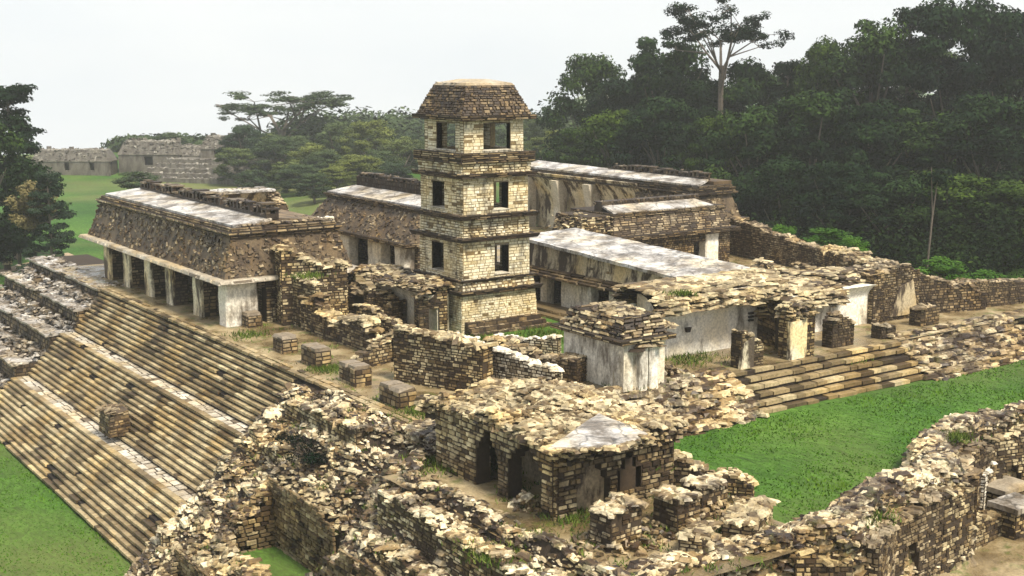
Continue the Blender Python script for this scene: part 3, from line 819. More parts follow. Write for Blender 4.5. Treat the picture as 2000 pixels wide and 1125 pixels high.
# ------------------------------------------------------------------ far broken gallery between the two houses
ha = thing("broken_gallery", "far vaulted gallery cut open at its end, seen beyond the western gallery roof", "ruin", (48, 112, 0))
def half_vault(name, parent, x0, x1, y, z0, zs, zt, over, mat='plaster', ax='x', th=.9, tint=.75, n=14, seed=0):
    """wall along x (or y) whose upper part leans out over the viewer's side like half a corbel vault"""
    g = G(); prof = []
    for k in range(9):
        a = k / 8
        prof.append((0 - over * (a ** 1.5), zs + (zt - zs) * a))
    prof = [(0, z0)] + prof
    V = []; T = []
    for i in range(n + 1):
        u = x0 + (x1 - x0) * i / n
        for d, z in prof:
            q = d + .04 * mnoise.noise((u * 1.1, z * 1.3, seed))
            V.append((u, y + q, z) if ax == 'x' else (y + q, u, z)); T.append(tint + .25 * mnoise.noise((u * .6, z * .8, seed + 3)))
    m_ = len(prof); f = []
    for i in range(n):
        for k in range(m_ - 1):
            f.append([i * m_ + k, (i + 1) * m_ + k, (i + 1) * m_ + k + 1, i * m_ + k + 1])
    # back face + top + ends
    N = len(V)
    for i in range(n + 1):
        u = x0 + (x1 - x0) * i / n
        for d, z in prof: V.append((u, y + th, z) if ax == 'x' else (y + th, u, z)); T.append(.45)
    for i in range(n):
        for k in range(m_ - 1): f.append([N + (i + 1) * m_ + k, N + i * m_ + k, N + i * m_ + k + 1, N + (i + 1) * m_ + k + 1])
        f.append([i * m_ + m_ - 1, (i + 1) * m_ + m_ - 1, N + (i + 1) * m_ + m_ - 1, N + i * m_ + m_ - 1])
    for k in range(m_ - 1):
        f.append([N + k, k, k + 1, N + k + 1]); a = n * m_; f.append([a + k, N + a + k, N + a + k + 1, a + k + 1])
    g.add(V, f, T); return g.build(name, [mat], parent, smooth=False)
xa, xb = xy(352, 108), xy(528, 108)
half_vault("back_wall", ha, xa - 1, xb + .4, 108.2, 0, 3.0, 6.0, 1.1, tint=.62, mat='stained')
g = G(); patch(g, (xa - 1, 106.9, 6.05), (xb + .5, 106.9, 6.05), (xb + .3, 109.4, 6.15), (xa - 1, 109.4, 6.15), course=(.35, .6), ln=(.4, 1.0), tint=(.6, 1)); box(g, xa - 1, 107.0, 5.9, xb + .4, 109.3, 6.1, .7); g.build("roof", ['roof'], ha)
wall("end_wall", ha, (xb + .1, 108.4), (xb + .5, 104.2), 1.0, 0, lambda u: 5.7 - .16 * u * u, mat='dark', jag=.4, capn=10)
wall("inner_wall", ha, (xb + .2, 101.9), (xb + 3.4, 101.9), .9, 0, 3.8, mat='plaster', tint=(.3, .8), jag=.6)

# ------------------------------------------------------------------ house E (long pale roof, right of the tower)
he = thing("gallery_building", "long low house right of the tower with a broad flat white roof and dark doorways", "building", (57, 65, 0))
ex0, eS, eN = 54.0, 56.6, 76.0
for (a, b) in [(1052, 1064), (1093, 1150), (1186, 1238), (1290, 1330)]:
    ya, yb = yx(a, ex0, 590), yx(b, ex0, 590)
    pier("pier", he, ex0, min(ya, yb), ex0 + 1.0, max(ya, yb), 0, 2.35, tint=.9, round_=.2)
wall("front_wall", he, (ex0 + .5, eS), (ex0 + .5, yx(1335, ex0)), .9, 0, 2.4, mat='plaster', stones=False, cap=False)
wall("inner_wall", he, (56.6, eS), (56.6, eN), .8, 0, 2.4, mat='dark', tint=(.1, .5), cap=False, faces=(0, 1), holes=[(6, 7.2, 0, 2), (13, 14.2, 0, 2)])
wall("rear_wall", he, (58.0, eS), (58.0, eN), .8, 0, 4.2, mat='dark', cap=False)
wall("end_wall", he, (54.6, eS + .4), (58.2, eS + .4), .8, 0, 3.9, mat='dark', tint=(.2, .8), cap=False)
wall("end_wall", he, (54.6, eN - .4), (58.2, eN - .4), .8, 0, 4.3, mat='dark', tint=(.2, .8), cap=False)
e0 = rect(ex0, eS, 58.5, eN)
g = G(); frustum(g, grow(e0, -.05), 2.36, grow(e0, -.05), 2.7, .3, 1)
# thick overhanging ragged eave of flagstones
for k in range(3):
    zz = 2.42 + k * .15
    patch(g, (ex0 - .75 + k * .22, eN, zz), (ex0 - .75 + k * .22, eS - .4, zz), (ex0 + .3, eS - .4, zz + .16), (ex0 + .3, eN, zz + .16), course=(.4, .6), ln=(.4, 1.5), proud=(.02, .08), tint=(.1, .75), flip=True, deep=.12)
box(g, ex0 - .6, eS - .3, 2.4, ex0 + .5, eN, 2.56, .25, 1)
g.build("eave_slab", ['dark', 'mortar'], he)
g = G(); pa = rect(ex0 + .05, eS + .1, 58.4, eN); pb = rect(ex0 + .25, eS + .3, 58.2, eN - .1)
zt = [3.95, 4.4, 4.85, 4.65]
frustum(g, pa, 2.7, pb, zt, .7, 0)
g.build("frieze_wall", ['stained'], he)
g = G(); frustum(g, grow(pa, .02), 2.7, grow(pa, .0), 2.8, .4)
clad(g, grow(pa, .01), 2.7, grow(pb, .01), zt, sides=(3,), course=(.2, .45), ln=(.3, .9), proud=(-.02, .03), deep=.06, tint=(.1, .6), drop=.95)
clad(g, grow(pa, .01), 2.7, grow(pb, .01), zt, sides=(0,), course=(.2, .4), ln=(.3, .9), proud=(-.02, .03), deep=.06, tint=(.1, .7), drop=.3)
g.build("patched_masonry", ['dark'], he)
vslab("roof", he, [(ex0 - .25, eS + .0), (58.5, eS + .1), (59.6, eN), (ex0 - .1, eN + .1)], [4.05, 4.55, 5.0, 4.85], th=.22, n=(16, 40), rise=0, tint=.85, bump=.06)
for k in range(2):
    g = G(); box(g, 52.4 - k * .7, 62, -.02, 53.9 - k * .7 + .1, 76, .45 - k * .2, .4); patch(g, (52.4 - k * .7, 76, 0), (52.4 - k * .7, 62, 0), (52.4 - k * .7, 62, .45 - k * .2), (52.4 - k * .7, 76, .45 - k * .2), tint=(.2, .7), ln=(.5, 1.4), course=(.2, .25))
    g.build("front_step", ['step'], he)

# ------------------------------------------------------------------ house B (gabled, right) and long house A behind it
hb = thing("gallery_building", "short house with blue grey roof panel and pale doorway behind the long white roof", "building", (72, 83, 0))
bx0, bx1, by0, by1 = 66.6, 80.0, 80.0, 86.0
e0 = rect(bx0, by0, bx1, by1)
wall("front_wall", hb, (bx0, by0 + .5), (bx1, by0 + .5), .8, 0, 3.0, holes=[(9.1, 10.9, 0, 2.2), (4, 5.6, 0, 2.2)], mat='dark', tint=(.3, .85), cap=False)
pier("door_jamb", hb, xy(1375, by0), by0 - .1, xy(1400, by0), by0 + .9, 0, 2.8, tint=.95)
wall("side_wall", hb, (bx0 + .4, by0 + 1), (bx0 + .4, by1), .8, 0, 3.0, mat='stone', cap=False)
g = G(); frustum(g, e0, 2.95, e0, 3.15, .3, 1); ledge(g, e0, 2.95, 3.3, .6, tint=(.2, .8), sides=(0, 1, 3)); g.build("eave_slab", ['dark', 'mortar'], hb)
g = G(); pb = rect(bx0 + .6, by0 + .7, bx1 - .5, by1); frustum(g, e0, 3.28, pb, 4.9, .4, 1)
clad(g, e0, 3.28, pb, 4.9, sides=(0, 1, 3), course=(.14, .26), ln=(.3, 1.0), tint=(.25, .9), drop=.05); g.build("frieze", ['dark', 'mortar'], hb)
g = G(); ledge(g, pb, 4.8, 5.15, .22, tint=(.3, .85), sides=(0, 1, 3)); g.build("cornice", ['dark', 'mortar'], hb)
vslab("roof", hb, [(bx0 + .5, by0 + .6), (bx1 - 1.6, by0 + .6), (bx1 - 2.2, by0 + 2.6), (bx0 + .9, by0 + 2.6)], [5.22, 5.22, 5.65, 5.65], th=.16, n=(20, 4), tint=.7)
g = G(); box(g, bx0 + .8, by0 + 2.5, 5.0, bx1 - 1.6, by0 + 3.4, 5.95, .4); rubble(g, 90, lambda: (R.uniform(bx0 + .8, bx1 - 1.6), by0 + R.uniform(2.4, 3.4), R.uniform(5.7, 5.95)), size=(.2, .5), tint=(.1, .8)); patch(g, (bx0 + .8, by0 + 2.48, 5.6), (bx1 - 1.6, by0 + 2.48, 5.6), (bx1 - 1.6, by0 + 2.48, 6.0), (bx0 + .8, by0 + 2.48, 6.0), tint=(.05, .7), ln=(.15, .4))
g.build("roof_ridge", ['comb'], hb)
g = G(); pr = rect(63.2, by0 + .4, bx0 + .3, by1 - 1)
frustum(g, pr, 0, rect(64.6, by0 + .8, bx0 + .3, by1 - 1), 5.0, .4, 1)
clad(g, pr, 0, rect(64.6, by0 + .8, bx0 + .3, by1 - 1), 5.0, sides=(0, 3), tint=(.3, 1), ln=(.25, .8), jit=.25)
rubble(g, 160, lambda: (R.uniform(63.6, bx0 + .4), R.uniform(by0 + .3, by1 - 1), R.uniform(3.6, 5.1)), size=(.3, .8), tint=(.3, 1), thick=(.2, .4))
g.build("broken_vault_end", ['stone', 'mortar'], hb)

hA = thing("gallery_building", "longest rear gallery with peeling cream vault and dark cornices below the jungle", "building", (84, 96, 0))
ax0, aS, aN = 80.6, 84.5, 113.0
zA = 6.3
e0 = rect(ax0, aS, 86.0, aN)
wall("end_wall", hA, (ax0, aS + .5), (85.8, aS + .5), .9, 0, 3.2, mat='dark', cap=False, holes=[(1.2, 2.6, 0, 2.2)])
half_vault("inner_vault_wall", hA, 93.5, aN - .5, ax0 + 1.6, 0, 2.8, 6.0, 1.7, ax='y', tint=.8, n=24, mat='stained')
for k in range(3):
    yy = 112 - k * 5.4
    half_vault("vault_rib", hA, yy - 1.1, yy, ax0 + .1, 0, 2.2, 5.4, .6, ax='y', tint=.5, n=3, seed=k)
g = G(); pa = rect(ax0, aS, 85.8, 94); pb = rect(ax0 + .7, aS + .9, 85.1, 94)
frustum(g, pa, 3.1, pb, 5.7, .42, 0); relief_sides(g, pa, 3.1, pb, 5.7, (0, 1, 3)); frustum(g, pa, 0, pa, 3.1, .4, 1); clad(g, pa, 0, pa, 3.1, sides=(3,), tint=(.2, .8))
g.build("frieze", ['dark', 'mortar'], hA)
g = G(); ledge(g, pa, 3.0, 3.3, .55, tint=(.2, .8), sides=(0, 3)); g.build("eave_slab", ['dark', 'mortar'], hA)
g = G(); pb = rect(ax0 + .5, aS + .8, 85.3, aN)
for k in range(4): ledge(g, grow(pb, -.1 * k), 5.5 + k * .2, 5.7 + k * .2, .45 - .12 * (k % 2), tint=(.05, .75), sides=(0, 3))
g.build("cornice", ['dark', 'mortar'], hA)
vslab("roof", hA, [(ax0 + .5, aS + 1), (83.4, aS + 2.0), (83.4, aN), (ax0 + .5, aN)], [6.4, 6.75, 6.95, 6.5], th=.2, n=(8, 30), tint=.8)
g = G(); box(g, 83.3, aS + 1.2, 5.6, 85.6, aN, 6.6, .4); g.build("rear_roof", ['dark'], hA)
roof_comb("roof_comb", hA, 83.3, aS + 2.5, 84.1, 101, 6.65, .75)
wall("north_wall", hA, (ax0, aN - .4), (85.6, aN - .4), .9, 0, 5.8, mat='stone', cap=False)

# east enclosure wall stepping down to the right
ew = thing("ruined_wall", "brown coursed wall descending from the rear gallery towards the jungle bushes", "wall", (83, 79, 0))
wall("wall_face", ew, (84.6, 84.3), (83.0, 71.5), 1.1, -.1, lambda u: 3.4 - .13 * u, mat='dark', tint=(.3, .85), jag=.25, capn=12)
ew2 = thing("ruined_wall", "low broken stretch of wall heaped with flat stones beyond the white roofed house", "wall", (80, 66, 0))
wall("wall_face", ew2, (82.6, 71.2), (76.5, 58.0), 2.4, -.1, lambda u: 2.2 - .02 * u, mat='stone', jag=.5, capn=14, tint=(.2, .9))
g = G(); rubble(g, 900, lambda: (lambda t: (72 + 10 * t + R.gauss(0, 1.6), 60 + 11 * t + R.gauss(0, 1.6), R.uniform(0, .9)))(R.random()), size=(.4, 1.3), thick=(.15, .3), tilt=.12, tint=(.2, 1)); g.build("fallen_slabs", ['stone'], ew2)
fs = thing("stone_pile", "heap of flat slabs at the far corner of the long white roof", "stone pile", (76, 70, 0))
g = G(); rubble(g, 260, lambda: (lambda r, a: (75 + r * math.cos(a) * 1.7, 71.5 + r * math.sin(a), max(0, 2.0 - r * .8) * R.random() ** .4))(R.uniform(0, 2.3), R.uniform(0, 6.28)), size=(.4, 1.2), thick=(.15, .3), tilt=.15, tint=(.4, 1)); g.build("slabs", ['stone'], fs)

# ------------------------------------------------------------------ south staircase and southern skirt
ss = thing("staircase", "short south staircase of six weathered steps above the bright lawn", "staircase", (56, 49.6, -2))
g = G()
def step_run(g, x0, x1, y0, y1, z0, z1, n, jl=(.5, 1.6), jit=.08):
    for k in range(n):
        ya = y0 + (y1 - y0) * k / n; dy = (y1 - y0) / n; za = z0 + (z1 - z0) * k / n; dz = (z1 - z0) / n
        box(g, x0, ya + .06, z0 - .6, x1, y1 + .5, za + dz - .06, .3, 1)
        x = x0; cen, A, T = [], [], []
        while x < x1:
            L = R.uniform(*jl); x2 = min(x1, x + L)
            if R.random() > .03:
                cen.append(((x + x2) / 2, ya + dy / 2 + R.uniform(-.05, .05), za + dz * .7 + R.uniform(-.02, .03))); A.append([[(x2 - x) / 2 - .01, 0, 0], [0, dy / 2 + .06, 0], [0, 0, dz * .3]])
                T.append(min(1, max(.1, .6 + R.gauss(0, .2))))
            x = x2
        put_stones(g, cen, A, T, jit=jit * .6, top=.99)
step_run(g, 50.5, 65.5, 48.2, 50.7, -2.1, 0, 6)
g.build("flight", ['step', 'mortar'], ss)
def skirt(name, label, x0, x1, run=(47.6, 50.9), zb=-2.2, n=1400, tint=(.15, 1.0), top=.15):
    t = thing(name, label, "slope", ((x0 + x1) / 2, 49, zb))
    g = G(); nx_ = int((x1 - x0) / .5); V = []; ny_ = 8
    zf = lambda x, s: zb + (top - zb) * (s ** .9) + .30 * mnoise.noise((x * .7, s * 3, 1)) * math.sin(s * 3.1)
    for j in range(ny_ + 1):
        for i in range(nx_ + 1):
            x = x0 + (x1 - x0) * i / nx_; s = j / ny_
            V.append((x, run[0] + (run[1] - run[0]) * s, zf(x, s)))
    I = np.arange(len(V)).reshape(ny_ + 1, nx_ + 1)
    g.add(V, np.stack([I[:-1, :-1], I[:-1, 1:], I[1:, 1:], I[1:, :-1]], -1).reshape(-1, 4), .3, 1)
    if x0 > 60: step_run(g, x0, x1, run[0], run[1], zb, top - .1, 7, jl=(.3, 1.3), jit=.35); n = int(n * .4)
    def fp():
        x = R.uniform(x0, x1); s = R.random()
        s = round(s * 7) / 7 + R.gauss(0, .015) if R.random() < .85 else s      # broken courses
        s = min(1, max(0, s))
        return (x, run[0] + (run[1] - run[0]) * s, zf(x, s) + .02)
    rubble(g, int(n * 1.7), fp, size=(.25, 1.1), thick=(.2, .36), tilt=.07, tint=tint, jit=.22, yaw=0)
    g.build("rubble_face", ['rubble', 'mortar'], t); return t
skirt("terrace_slope", "collapsed rubble terrace face between the slab roofed chamber and the south stairs", 36.5, 50.6, n=1900)
skirt("terrace_slope", "dark collapsed terrace face with patches of masonry right of the south stairs", 65.5, 77.5, run=(47.6, 51.4), n=1800, tint=(.05, .85))
s3 = thing("terrace_steps", "low curving terrace steps at the far right edge of the lawn", "steps", (90, 50, -2))
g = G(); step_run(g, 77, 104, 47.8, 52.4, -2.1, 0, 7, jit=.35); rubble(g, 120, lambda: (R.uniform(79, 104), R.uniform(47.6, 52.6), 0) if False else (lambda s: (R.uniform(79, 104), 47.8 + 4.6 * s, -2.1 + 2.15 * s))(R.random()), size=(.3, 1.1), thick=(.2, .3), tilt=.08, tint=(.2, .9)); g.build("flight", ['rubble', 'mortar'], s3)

# ------------------------------------------------------------------ south range
cb = thing("corner_building", "small plastered corner block crowned with a heap of flat rubble beside the courtyard", "building", (45, 53, 0))
half_vault("west_wall", cb, 50.6, 55.8, 43.0, 0, 2.4, 2.7, .12, ax='y', tint=.85)
half_vault("south_wall", cb, 43.0, 45.9, 50.6, 0, 2.3, 2.6, .1, tint=.85)
wall("north_wall", cb, (43.4, 55.6), (49, 55.6), .8, 0, 2.6, mat='stone', cap=False)
g = G(); p = rect(42.9, 50.6, 46.0, 56); ledge(g, p, 2.6, 2.85, .4, tint=(.3, .95)); frustum(g, p, 2.62, rect(43.6, 51.4, 46.2, 55.8), 3.7, .3, 1)
clad(g, p, 2.8, rect(43.5, 51.3, 46.3, 55.6), 3.8, course=(.14, .26), ln=(.25, .9), proud=(.0, .25), tint=(.1, .95), jit=.25)
rubble(g, 1100, lambda: (lambda x, y: (x, y, 3.0 + 1.1 * math.exp(-((x - 45) / 1.6) ** 2 - ((y - 53.6) / 2.0) ** 2) * R.uniform(.9, 1)))(R.uniform(43.2, 47), R.uniform(51, 55.8)), size=(.3, 1.0), thick=(.15, .28), tilt=.1, tint=(.3, 1))
g.build("rubble_roof", ['stone', 'mortar'], cb)
g = G(); box(g, 43.9, 51.5, 0, 46, 55.2, .3, .3); g.build("inner_fill", ['mortar'], cb)

vg = thing("vaulted_gallery", "open half vault with white plaster wall between two piers above the south stairs", "ruin", (53.5, 53.5, 0))
gx0, gx1 = 48.6, 56.4
half_vault("lower_plaster_wall", vg, 46.2, gx0, 55.2, 0, 1.9, 2.5, .25, tint=.95, n=8, seed=21)
half_vault("plaster_wall", vg, gx0, gx1 + 1.5, 55.2, 0, 2.3, 3.95, 1.25, tint=.95, n=22, seed=4)
g = G()
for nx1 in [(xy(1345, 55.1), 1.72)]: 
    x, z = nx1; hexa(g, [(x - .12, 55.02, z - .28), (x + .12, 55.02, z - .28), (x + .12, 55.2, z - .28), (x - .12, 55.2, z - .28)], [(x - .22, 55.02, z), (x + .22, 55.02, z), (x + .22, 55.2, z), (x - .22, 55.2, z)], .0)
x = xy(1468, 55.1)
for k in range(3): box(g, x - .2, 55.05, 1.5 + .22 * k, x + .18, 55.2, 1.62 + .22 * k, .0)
g.build("wall_niche", ['void'], vg)  # dark blocks on the plaster, niche shade painted as solid colour
g = G(); rib = G()
hexa(rib, [(gx1 + 1.35, 51.6, 0), (gx1 + 2.1, 51.6, 0), (gx1 + 2.1, 55.4, 0), (gx1 + 1.35, 55.4, 0)], [(gx1 + 1.35, 52.2, 2.7), (gx1 + 2.1, 52.2, 2.7), (gx1 + 2.1, 55.4, 3.9), (gx1 + 1.35, 55.4, 3.9)], .35)
patch(rib, (gx1 + 1.33, 55.2, 0), (gx1 + 1.33, 51.6, 0), (gx1 + 1.33, 52.2, 2.7), (gx1 + 1.33, 55.2, 3.9), holes=[(1.6, 2.9, 0, 2.6)], tint=(.2, .8))
box(rib, gx1 + 1.25, 52.3, 0, gx1 + 1.39, 53.6, 2.6, .05)  # near-black panel fills the doorway, painting in its inner shade
rib.build("cross_wall", ['stone'], vg)
def rooftop(g, x0, x1, yc, hw, z, n, crown=.5, tint=(.3, 1), ends=True, yaw=0):
    V = []; nx_ = int((x1 - x0) / .5) + 1; ny_ = 8
    zf = lambda x, s: z + crown * (1 - s * s) + .18 * mnoise.noise((x * .6, s * 2, z)) - .5 * (abs(s) ** 6)
    for j in range(ny_ + 1):
        for i in range(nx_ + 1):
            x = x0 + (x1 - x0) * i / nx_; s = -1 + 2 * j / ny_; V.append((x, yc + s * hw, zf(x, s)))
    N = len(V); V += [(a, b, c - .35) for a, b, c in V]
    I = np.arange(N).reshape(ny_ + 1, nx_ + 1)
    q = np.stack([I[:-1, :-1], I[:-1, 1:], I[1:, 1:], I[1:, :-1]], -1).reshape(-1, 4)
    g.add(V, np.concatenate([q, q[:, ::-1] + N]), .3, 1)
    def fp():
        s = R.uniform(-1.02, 1.02) if R.random() < .7 else R.choice([-1, 1]) * R.uniform(.9, 1.03); x = R.uniform(x0, x1)
        return (x, yc + s * hw, zf(x, s) - (R.uniform(0, .35) if abs(s) > .95 else 0))
    rubble(g, n, fp, size=(.3, 1.4), thick=(.12, .2), tilt=.06, tint=tint, jit=.22, yaw=yaw)
g = G(); rooftop(g, gx0 - .5, gx1 + 2.2, 55.7, 2.0, 3.9, 1800, crown=.55, yaw=0, tint=(.5, 1)); g.build("rubble_roof", ['stone', 'mortar'], vg)
wall("broken_pier", vg, (xy(1440, 51.2), 51.2), (xy(1484, 51.2), 51.2), .8, -.1, lambda u: 2.1 - .5 * u, jag=.3, tint=(.2, .9), capn=14)
g = G(); hexa(g, [(xy(1450, 50.7), 50.7, 0), (xy(1476, 50.7), 50.7, 0), (xy(1476, 50.7), 50.9, 0), (xy(1450, 50.7), 50.9, 0)], [(xy(1455, 50.7), 50.7, 1.5), (xy(1476, 50.7), 50.7, 1.8), (xy(1476, 50.7), 50.9, 1.8), (xy(1455, 50.7), 50.9, 1.5)], .9); g.build("pier_plaster", ['stained'], vg)
wall("corner_pier", vg, (xy(1534, 51.2), 51.2), (xy(1582, 51.2), 51.2), .9, -.1, 2.6, jag=.1, tint=(.2, .9), capn=20)
g = G(); box(g, xy(1545, 50.7), 50.68, 0, xy(1578, 50.7), 50.9, 2.3, .95); g.build("pier_plaster", ['stained'], vg)
g = G(); rubble(g, 160, lambda: (R.uniform(xy(1530, 51.2), xy(1585, 51.2)), 51.2 + R.uniform(-.5, .5), R.uniform(2.4, 3.3)), size=(.3, .8), thick=(.2, .35), tilt=.12, tint=(.3, 1)); g.build("pier_head", ['stone'], vg)

fp_ = thing("broken_pier", "lone white fluted pier with a stone cap in front of the corner block", "pier", (44.8, 50.6, 0))
for a, b in ((1251, 1267), (1270, 1287)):
    pier("shaft", fp_, xy(a, 50.4), 50.3, xy(b, 50.4), 50.9, -.2, 2.3, tint=.95, round_=.08)
g = G(); rubble(g, 40, lambda: (R.uniform(xy(1240, 50.5), xy(1290, 50.5)), R.uniform(50.3, 51.2), R.uniform(2.2, 2.5)), size=(.4, 1.0), thick=(.15, .25), tilt=.08, tint=(.3, .95)); g.build("cap_stones", ['stone'], fp_)
rb = thing("stone_pile", "slope of brown rubble fallen against the lone white pier", "stone pile", (47, 51.5, 0))
g = G(); rubble(g, 500, lambda: (lambda x: (x, 52.6 + R.gauss(0, .7), max(0, (1.3 - .45 * abs(x - 45.6))) * R.random() ** .5))(R.uniform(43.8, 48.6)), size=(.2, .7), tint=(.15, .9)); g.build("stones", ['rubble'], rb)

# plastered wall fragments further right
pw = thing("ruined_wall", "stained white plaster wall under a sagging rubble roof right of the half vault", "wall", (64, 55, 0))
half_vault("plaster_wall", pw, 58.4, 68.6, 55.4, 0, 1.9, 2.7, .5, tint=.98, n=26, seed=11)
g = G(); rooftop(g, 57.5, 65.2, 57.2, 2.6, 2.7, 1000, crown=.5, tint=(.3, 1)); rooftop(g, 65.0, 68.5, 57.6, 1.6, 3.1, 300, crown=.4, tint=(.3, 1)); g.build("rubble_roof", ['stone', 'mortar'], pw)
pk = thing("ruined_wall", "tall peak of broken vault masonry, highest fragment on the right of the ruins", "wall", (71.5, 55.5, 0))
wall("vault_mass", pk, (68.4, 56.2), (73.2, 56.2), 2.4, -.1, lambda u: 3.3 + .5 * math.exp(-((u - 3) / 1.2) ** 2) - .25 * max(0, u - 3.5), mat='dark', jag=.35, capn=10, tint=(.1, .85))
g = G(); hexa(g, [(70.2, 54.86, .3), (73, 54.86, .3), (73, 55.0, .3), (70.2, 55.0, .3)], [(71, 54.86, 2.3), (72.4, 54.86, 2.6), (72.4, 55.0, 2.6), (71, 55.0, 2.3)], .6); g.build("plaster_patch", ['stained'], pk)
pk2 = thing("ruined_wall", "dark broken wall sloping down right of the tall masonry peak", "wall", (75, 55, 0))
wall("wall_face", pk2, (73.2, 56.4), (79.5, 54.6), 1.6, -.1, lambda u: 3.0 - .28 * u, mat='dark', jag=.3, capn=12, tint=(.1, .8))
lw = thing("ruined_wall", "long low brown wall running out at the far right end of the terrace", "wall", (84, 54, 0))
wall("wall_face", lw, (78.6, 55.2), (84.8, 54.0), 1.0, -.2, lambda u: 1.9 - .06 * u, mat='dark', jag=.06, capn=6, tint=(.3, .7))
st1 = thing("stone_stump", "tall dark arched stump of a pier standing before the white plaster wall", "pier", (62, 52, 0))
wall("stump_body", st1, (xy(1618, 51.9), 51.9), (xy(1660, 51.9), 51.9), .8, -.2, lambda u: 2.0 - abs(u - .8) * .5, mat='dark', jag=.2, capn=8, tint=(.15, .7))
st2 = thing("stone_stump", "small dark ragged stump on the terrace edge below the masonry peak", "pier", (66, 51.5, 0))
wall("stump_body", st2, (xy(1714, 51.8), 51.8), (xy(1742, 51.8), 51.8), .8, -.2, .95, mat='dark', jag=.3, capn=8, tint=(.05, .5))
st3 = thing("stone_stump", "squat pale topped block stump nearest the dark sloping wall", "pier", (70, 53, 0))
wall("stump_body", st3, (xy(1788, 53), 53), (xy(1824, 53), 53), .9, -.1, 1.2, mat='dark', jag=.08, capn=10, tint=(.15, .7))

# ------------------------------------------------------------------ courtyard walls
def ruin(label, p0, p1, th, top, cat="wall", name="ruined_wall", z0=-.1, **kw):
    t = thing(name, label, cat, ((p0[0] + p1[0]) / 2, (p0[1] + p1[1]) / 2, z0))
    wall("wall_face", t, p0, p1, th, z0, top, **kw); return t
ruin("high coursed stone wall standing alone in front of the tower", (34.8, 60.0), (36.9, 54.4), .9, lambda u: 2.95 - .06 * u, tint=(.3, .95), jag=.1, drop=.1, capn=14, capsize=(.4, 1.0))
ruin("thin plastered wall running behind the high coursed wall", (37.6, 58.8), (39.6, 51.8), .6, lambda u: 2.5 - .16 * u, mat='plaster', tint=(.2, .7), jag=.1, capn=16)
ruin("low sloping wall end joining the high coursed wall to the court", (33.9, 63.6), (36.8, 64.2), .6, lambda u: .5 + .36 * u, tint=(.2, .9), jag=.05, capn=16)
w4 = ruin("jagged wall with flat white capstones descending through the west court", (36.9, 75.6), (37.0, 63.6), .8, lambda u: 2.1 - .08 * u + .35 * math.sin(u * 1.1), tint=(.15, .85), jag=.55, capn=26, capsize=(.4, 1.1), drop=.12)
w5 = ruin("tall coursed wall attached to the south end of the western gallery", (37.0, 79.0), (37.3, 74.2), .9, lambda u: 3.6 - .1 * u, tint=(.35, .95), jag=.2, capn=18)
w5b = ruin("ruined vault mound of yellowish slabs beside the western gallery end", (36.2, 78.3), (40.5, 77.2), 2.2, lambda u: 4.6 - .25 * u, name="ruined_vault", cat="ruin", tint=(.2, .95), jag=.5, capn=26, capsize=(.4, 1.2))
ruin("dark ruined wall in shade left of the tower under the far gallery", (40.5, 80.5), (42.2, 72.6), 1.2, lambda u: 2.6 - .12 * u, mat='dark', tint=(.05, .7), jag=.5, capn=16, holes=[(1.6, 2.6, -.1, 1.8), (4.2, 5.2, -.1, 1.7)])
ruin("broken wall with stacked flat stones left of the tower foot", (39.0, 72.0), (40.4, 66.5), .8, lambda u: 1.9 - .22 * u, tint=(.2, .9), jag=.4, capn=22)
rv = thing("ruined_vault", "collapsed vault leaning against the tower with curved white plaster inside", "ruin", (42.8, 73, 0))
half_vault("plaster_vault", rv, 69.0, 76.5, 42.9, 0, 1.4, 3.0, 1.0, ax='y', tint=.6, n=16, seed=8)
g = G()
rubble(g, 1000, lambda: (lambda y, x: (x, y, 3.0 + .35 * math.sin(y) * .5 + .35 * (1 - ((x - 43.2) / 1.9) ** 2) - R.random() * .3))(R.uniform(68.6, 78), R.uniform(41.5, 44.8)), size=(.3, 1.0), thick=(.15, .28), tilt=.12, tint=(.2, .95))
box(g, 42.2, 69, 2.6, 44.4, 77.5, 3.0, .3); g.build("rubble_roof", ['stone', 'dark'], rv)
wall("broken_jamb", rv, (41.6, 69.4), (43.6, 69.2), .7, 0, 2.6, jag=.4, tint=(.1, .8), holes=[(.7, 1.4, 0, 1.7)])
wall("broken_jamb", rv, (40.8, 74.6), (42.9, 74.4), .7, 0, 2.3, jag=.4, tint=(.1, .8))
low = ruin("low tumbled wall line between the court lawn and the slab heap", (41.0, 60.4), (42.3, 54.8), .8, lambda u: 1.1, tint=(.2, .95), jag=.5, capn=22)
ruin("knee high curved remnant wall on the little green court", (43.6, 63.2), (45.6, 59.6), .5, .9, mat='plaster', tint=(.3, .8), jag=.35, capn=14)
ruin("dark rubble block at the foot of the plastered corner building", (41.8, 55.6), (42.6, 53.6), 1.2, 1.3, mat='dark', tint=(.1, .7), jag=.2, capn=12)
sp = thing("stone_pile", "scattered pale slabs heaped on the small green court", "stone pile", (42.5, 61, 0))
g = G(); rubble(g, 330, lambda: (lambda a, r: (42.4 + 1.6 * r * math.cos(a), 60.4 + 2.6 * r * math.sin(a), max(0, 1.4 * (1 - r)) * R.random() ** .5))(R.uniform(0, 6.28), R.random()), size=(.3, 1.1), thick=(.15, .3), tilt=.2, tint=(.3, 1)); g.build("slabs", ['stone'], sp)
g = G(); plane_grid(g, 39.5, 58.5, 53.0, 69.5, .05, 1.0, .07); structure("court_lawn", g, ['grass'])

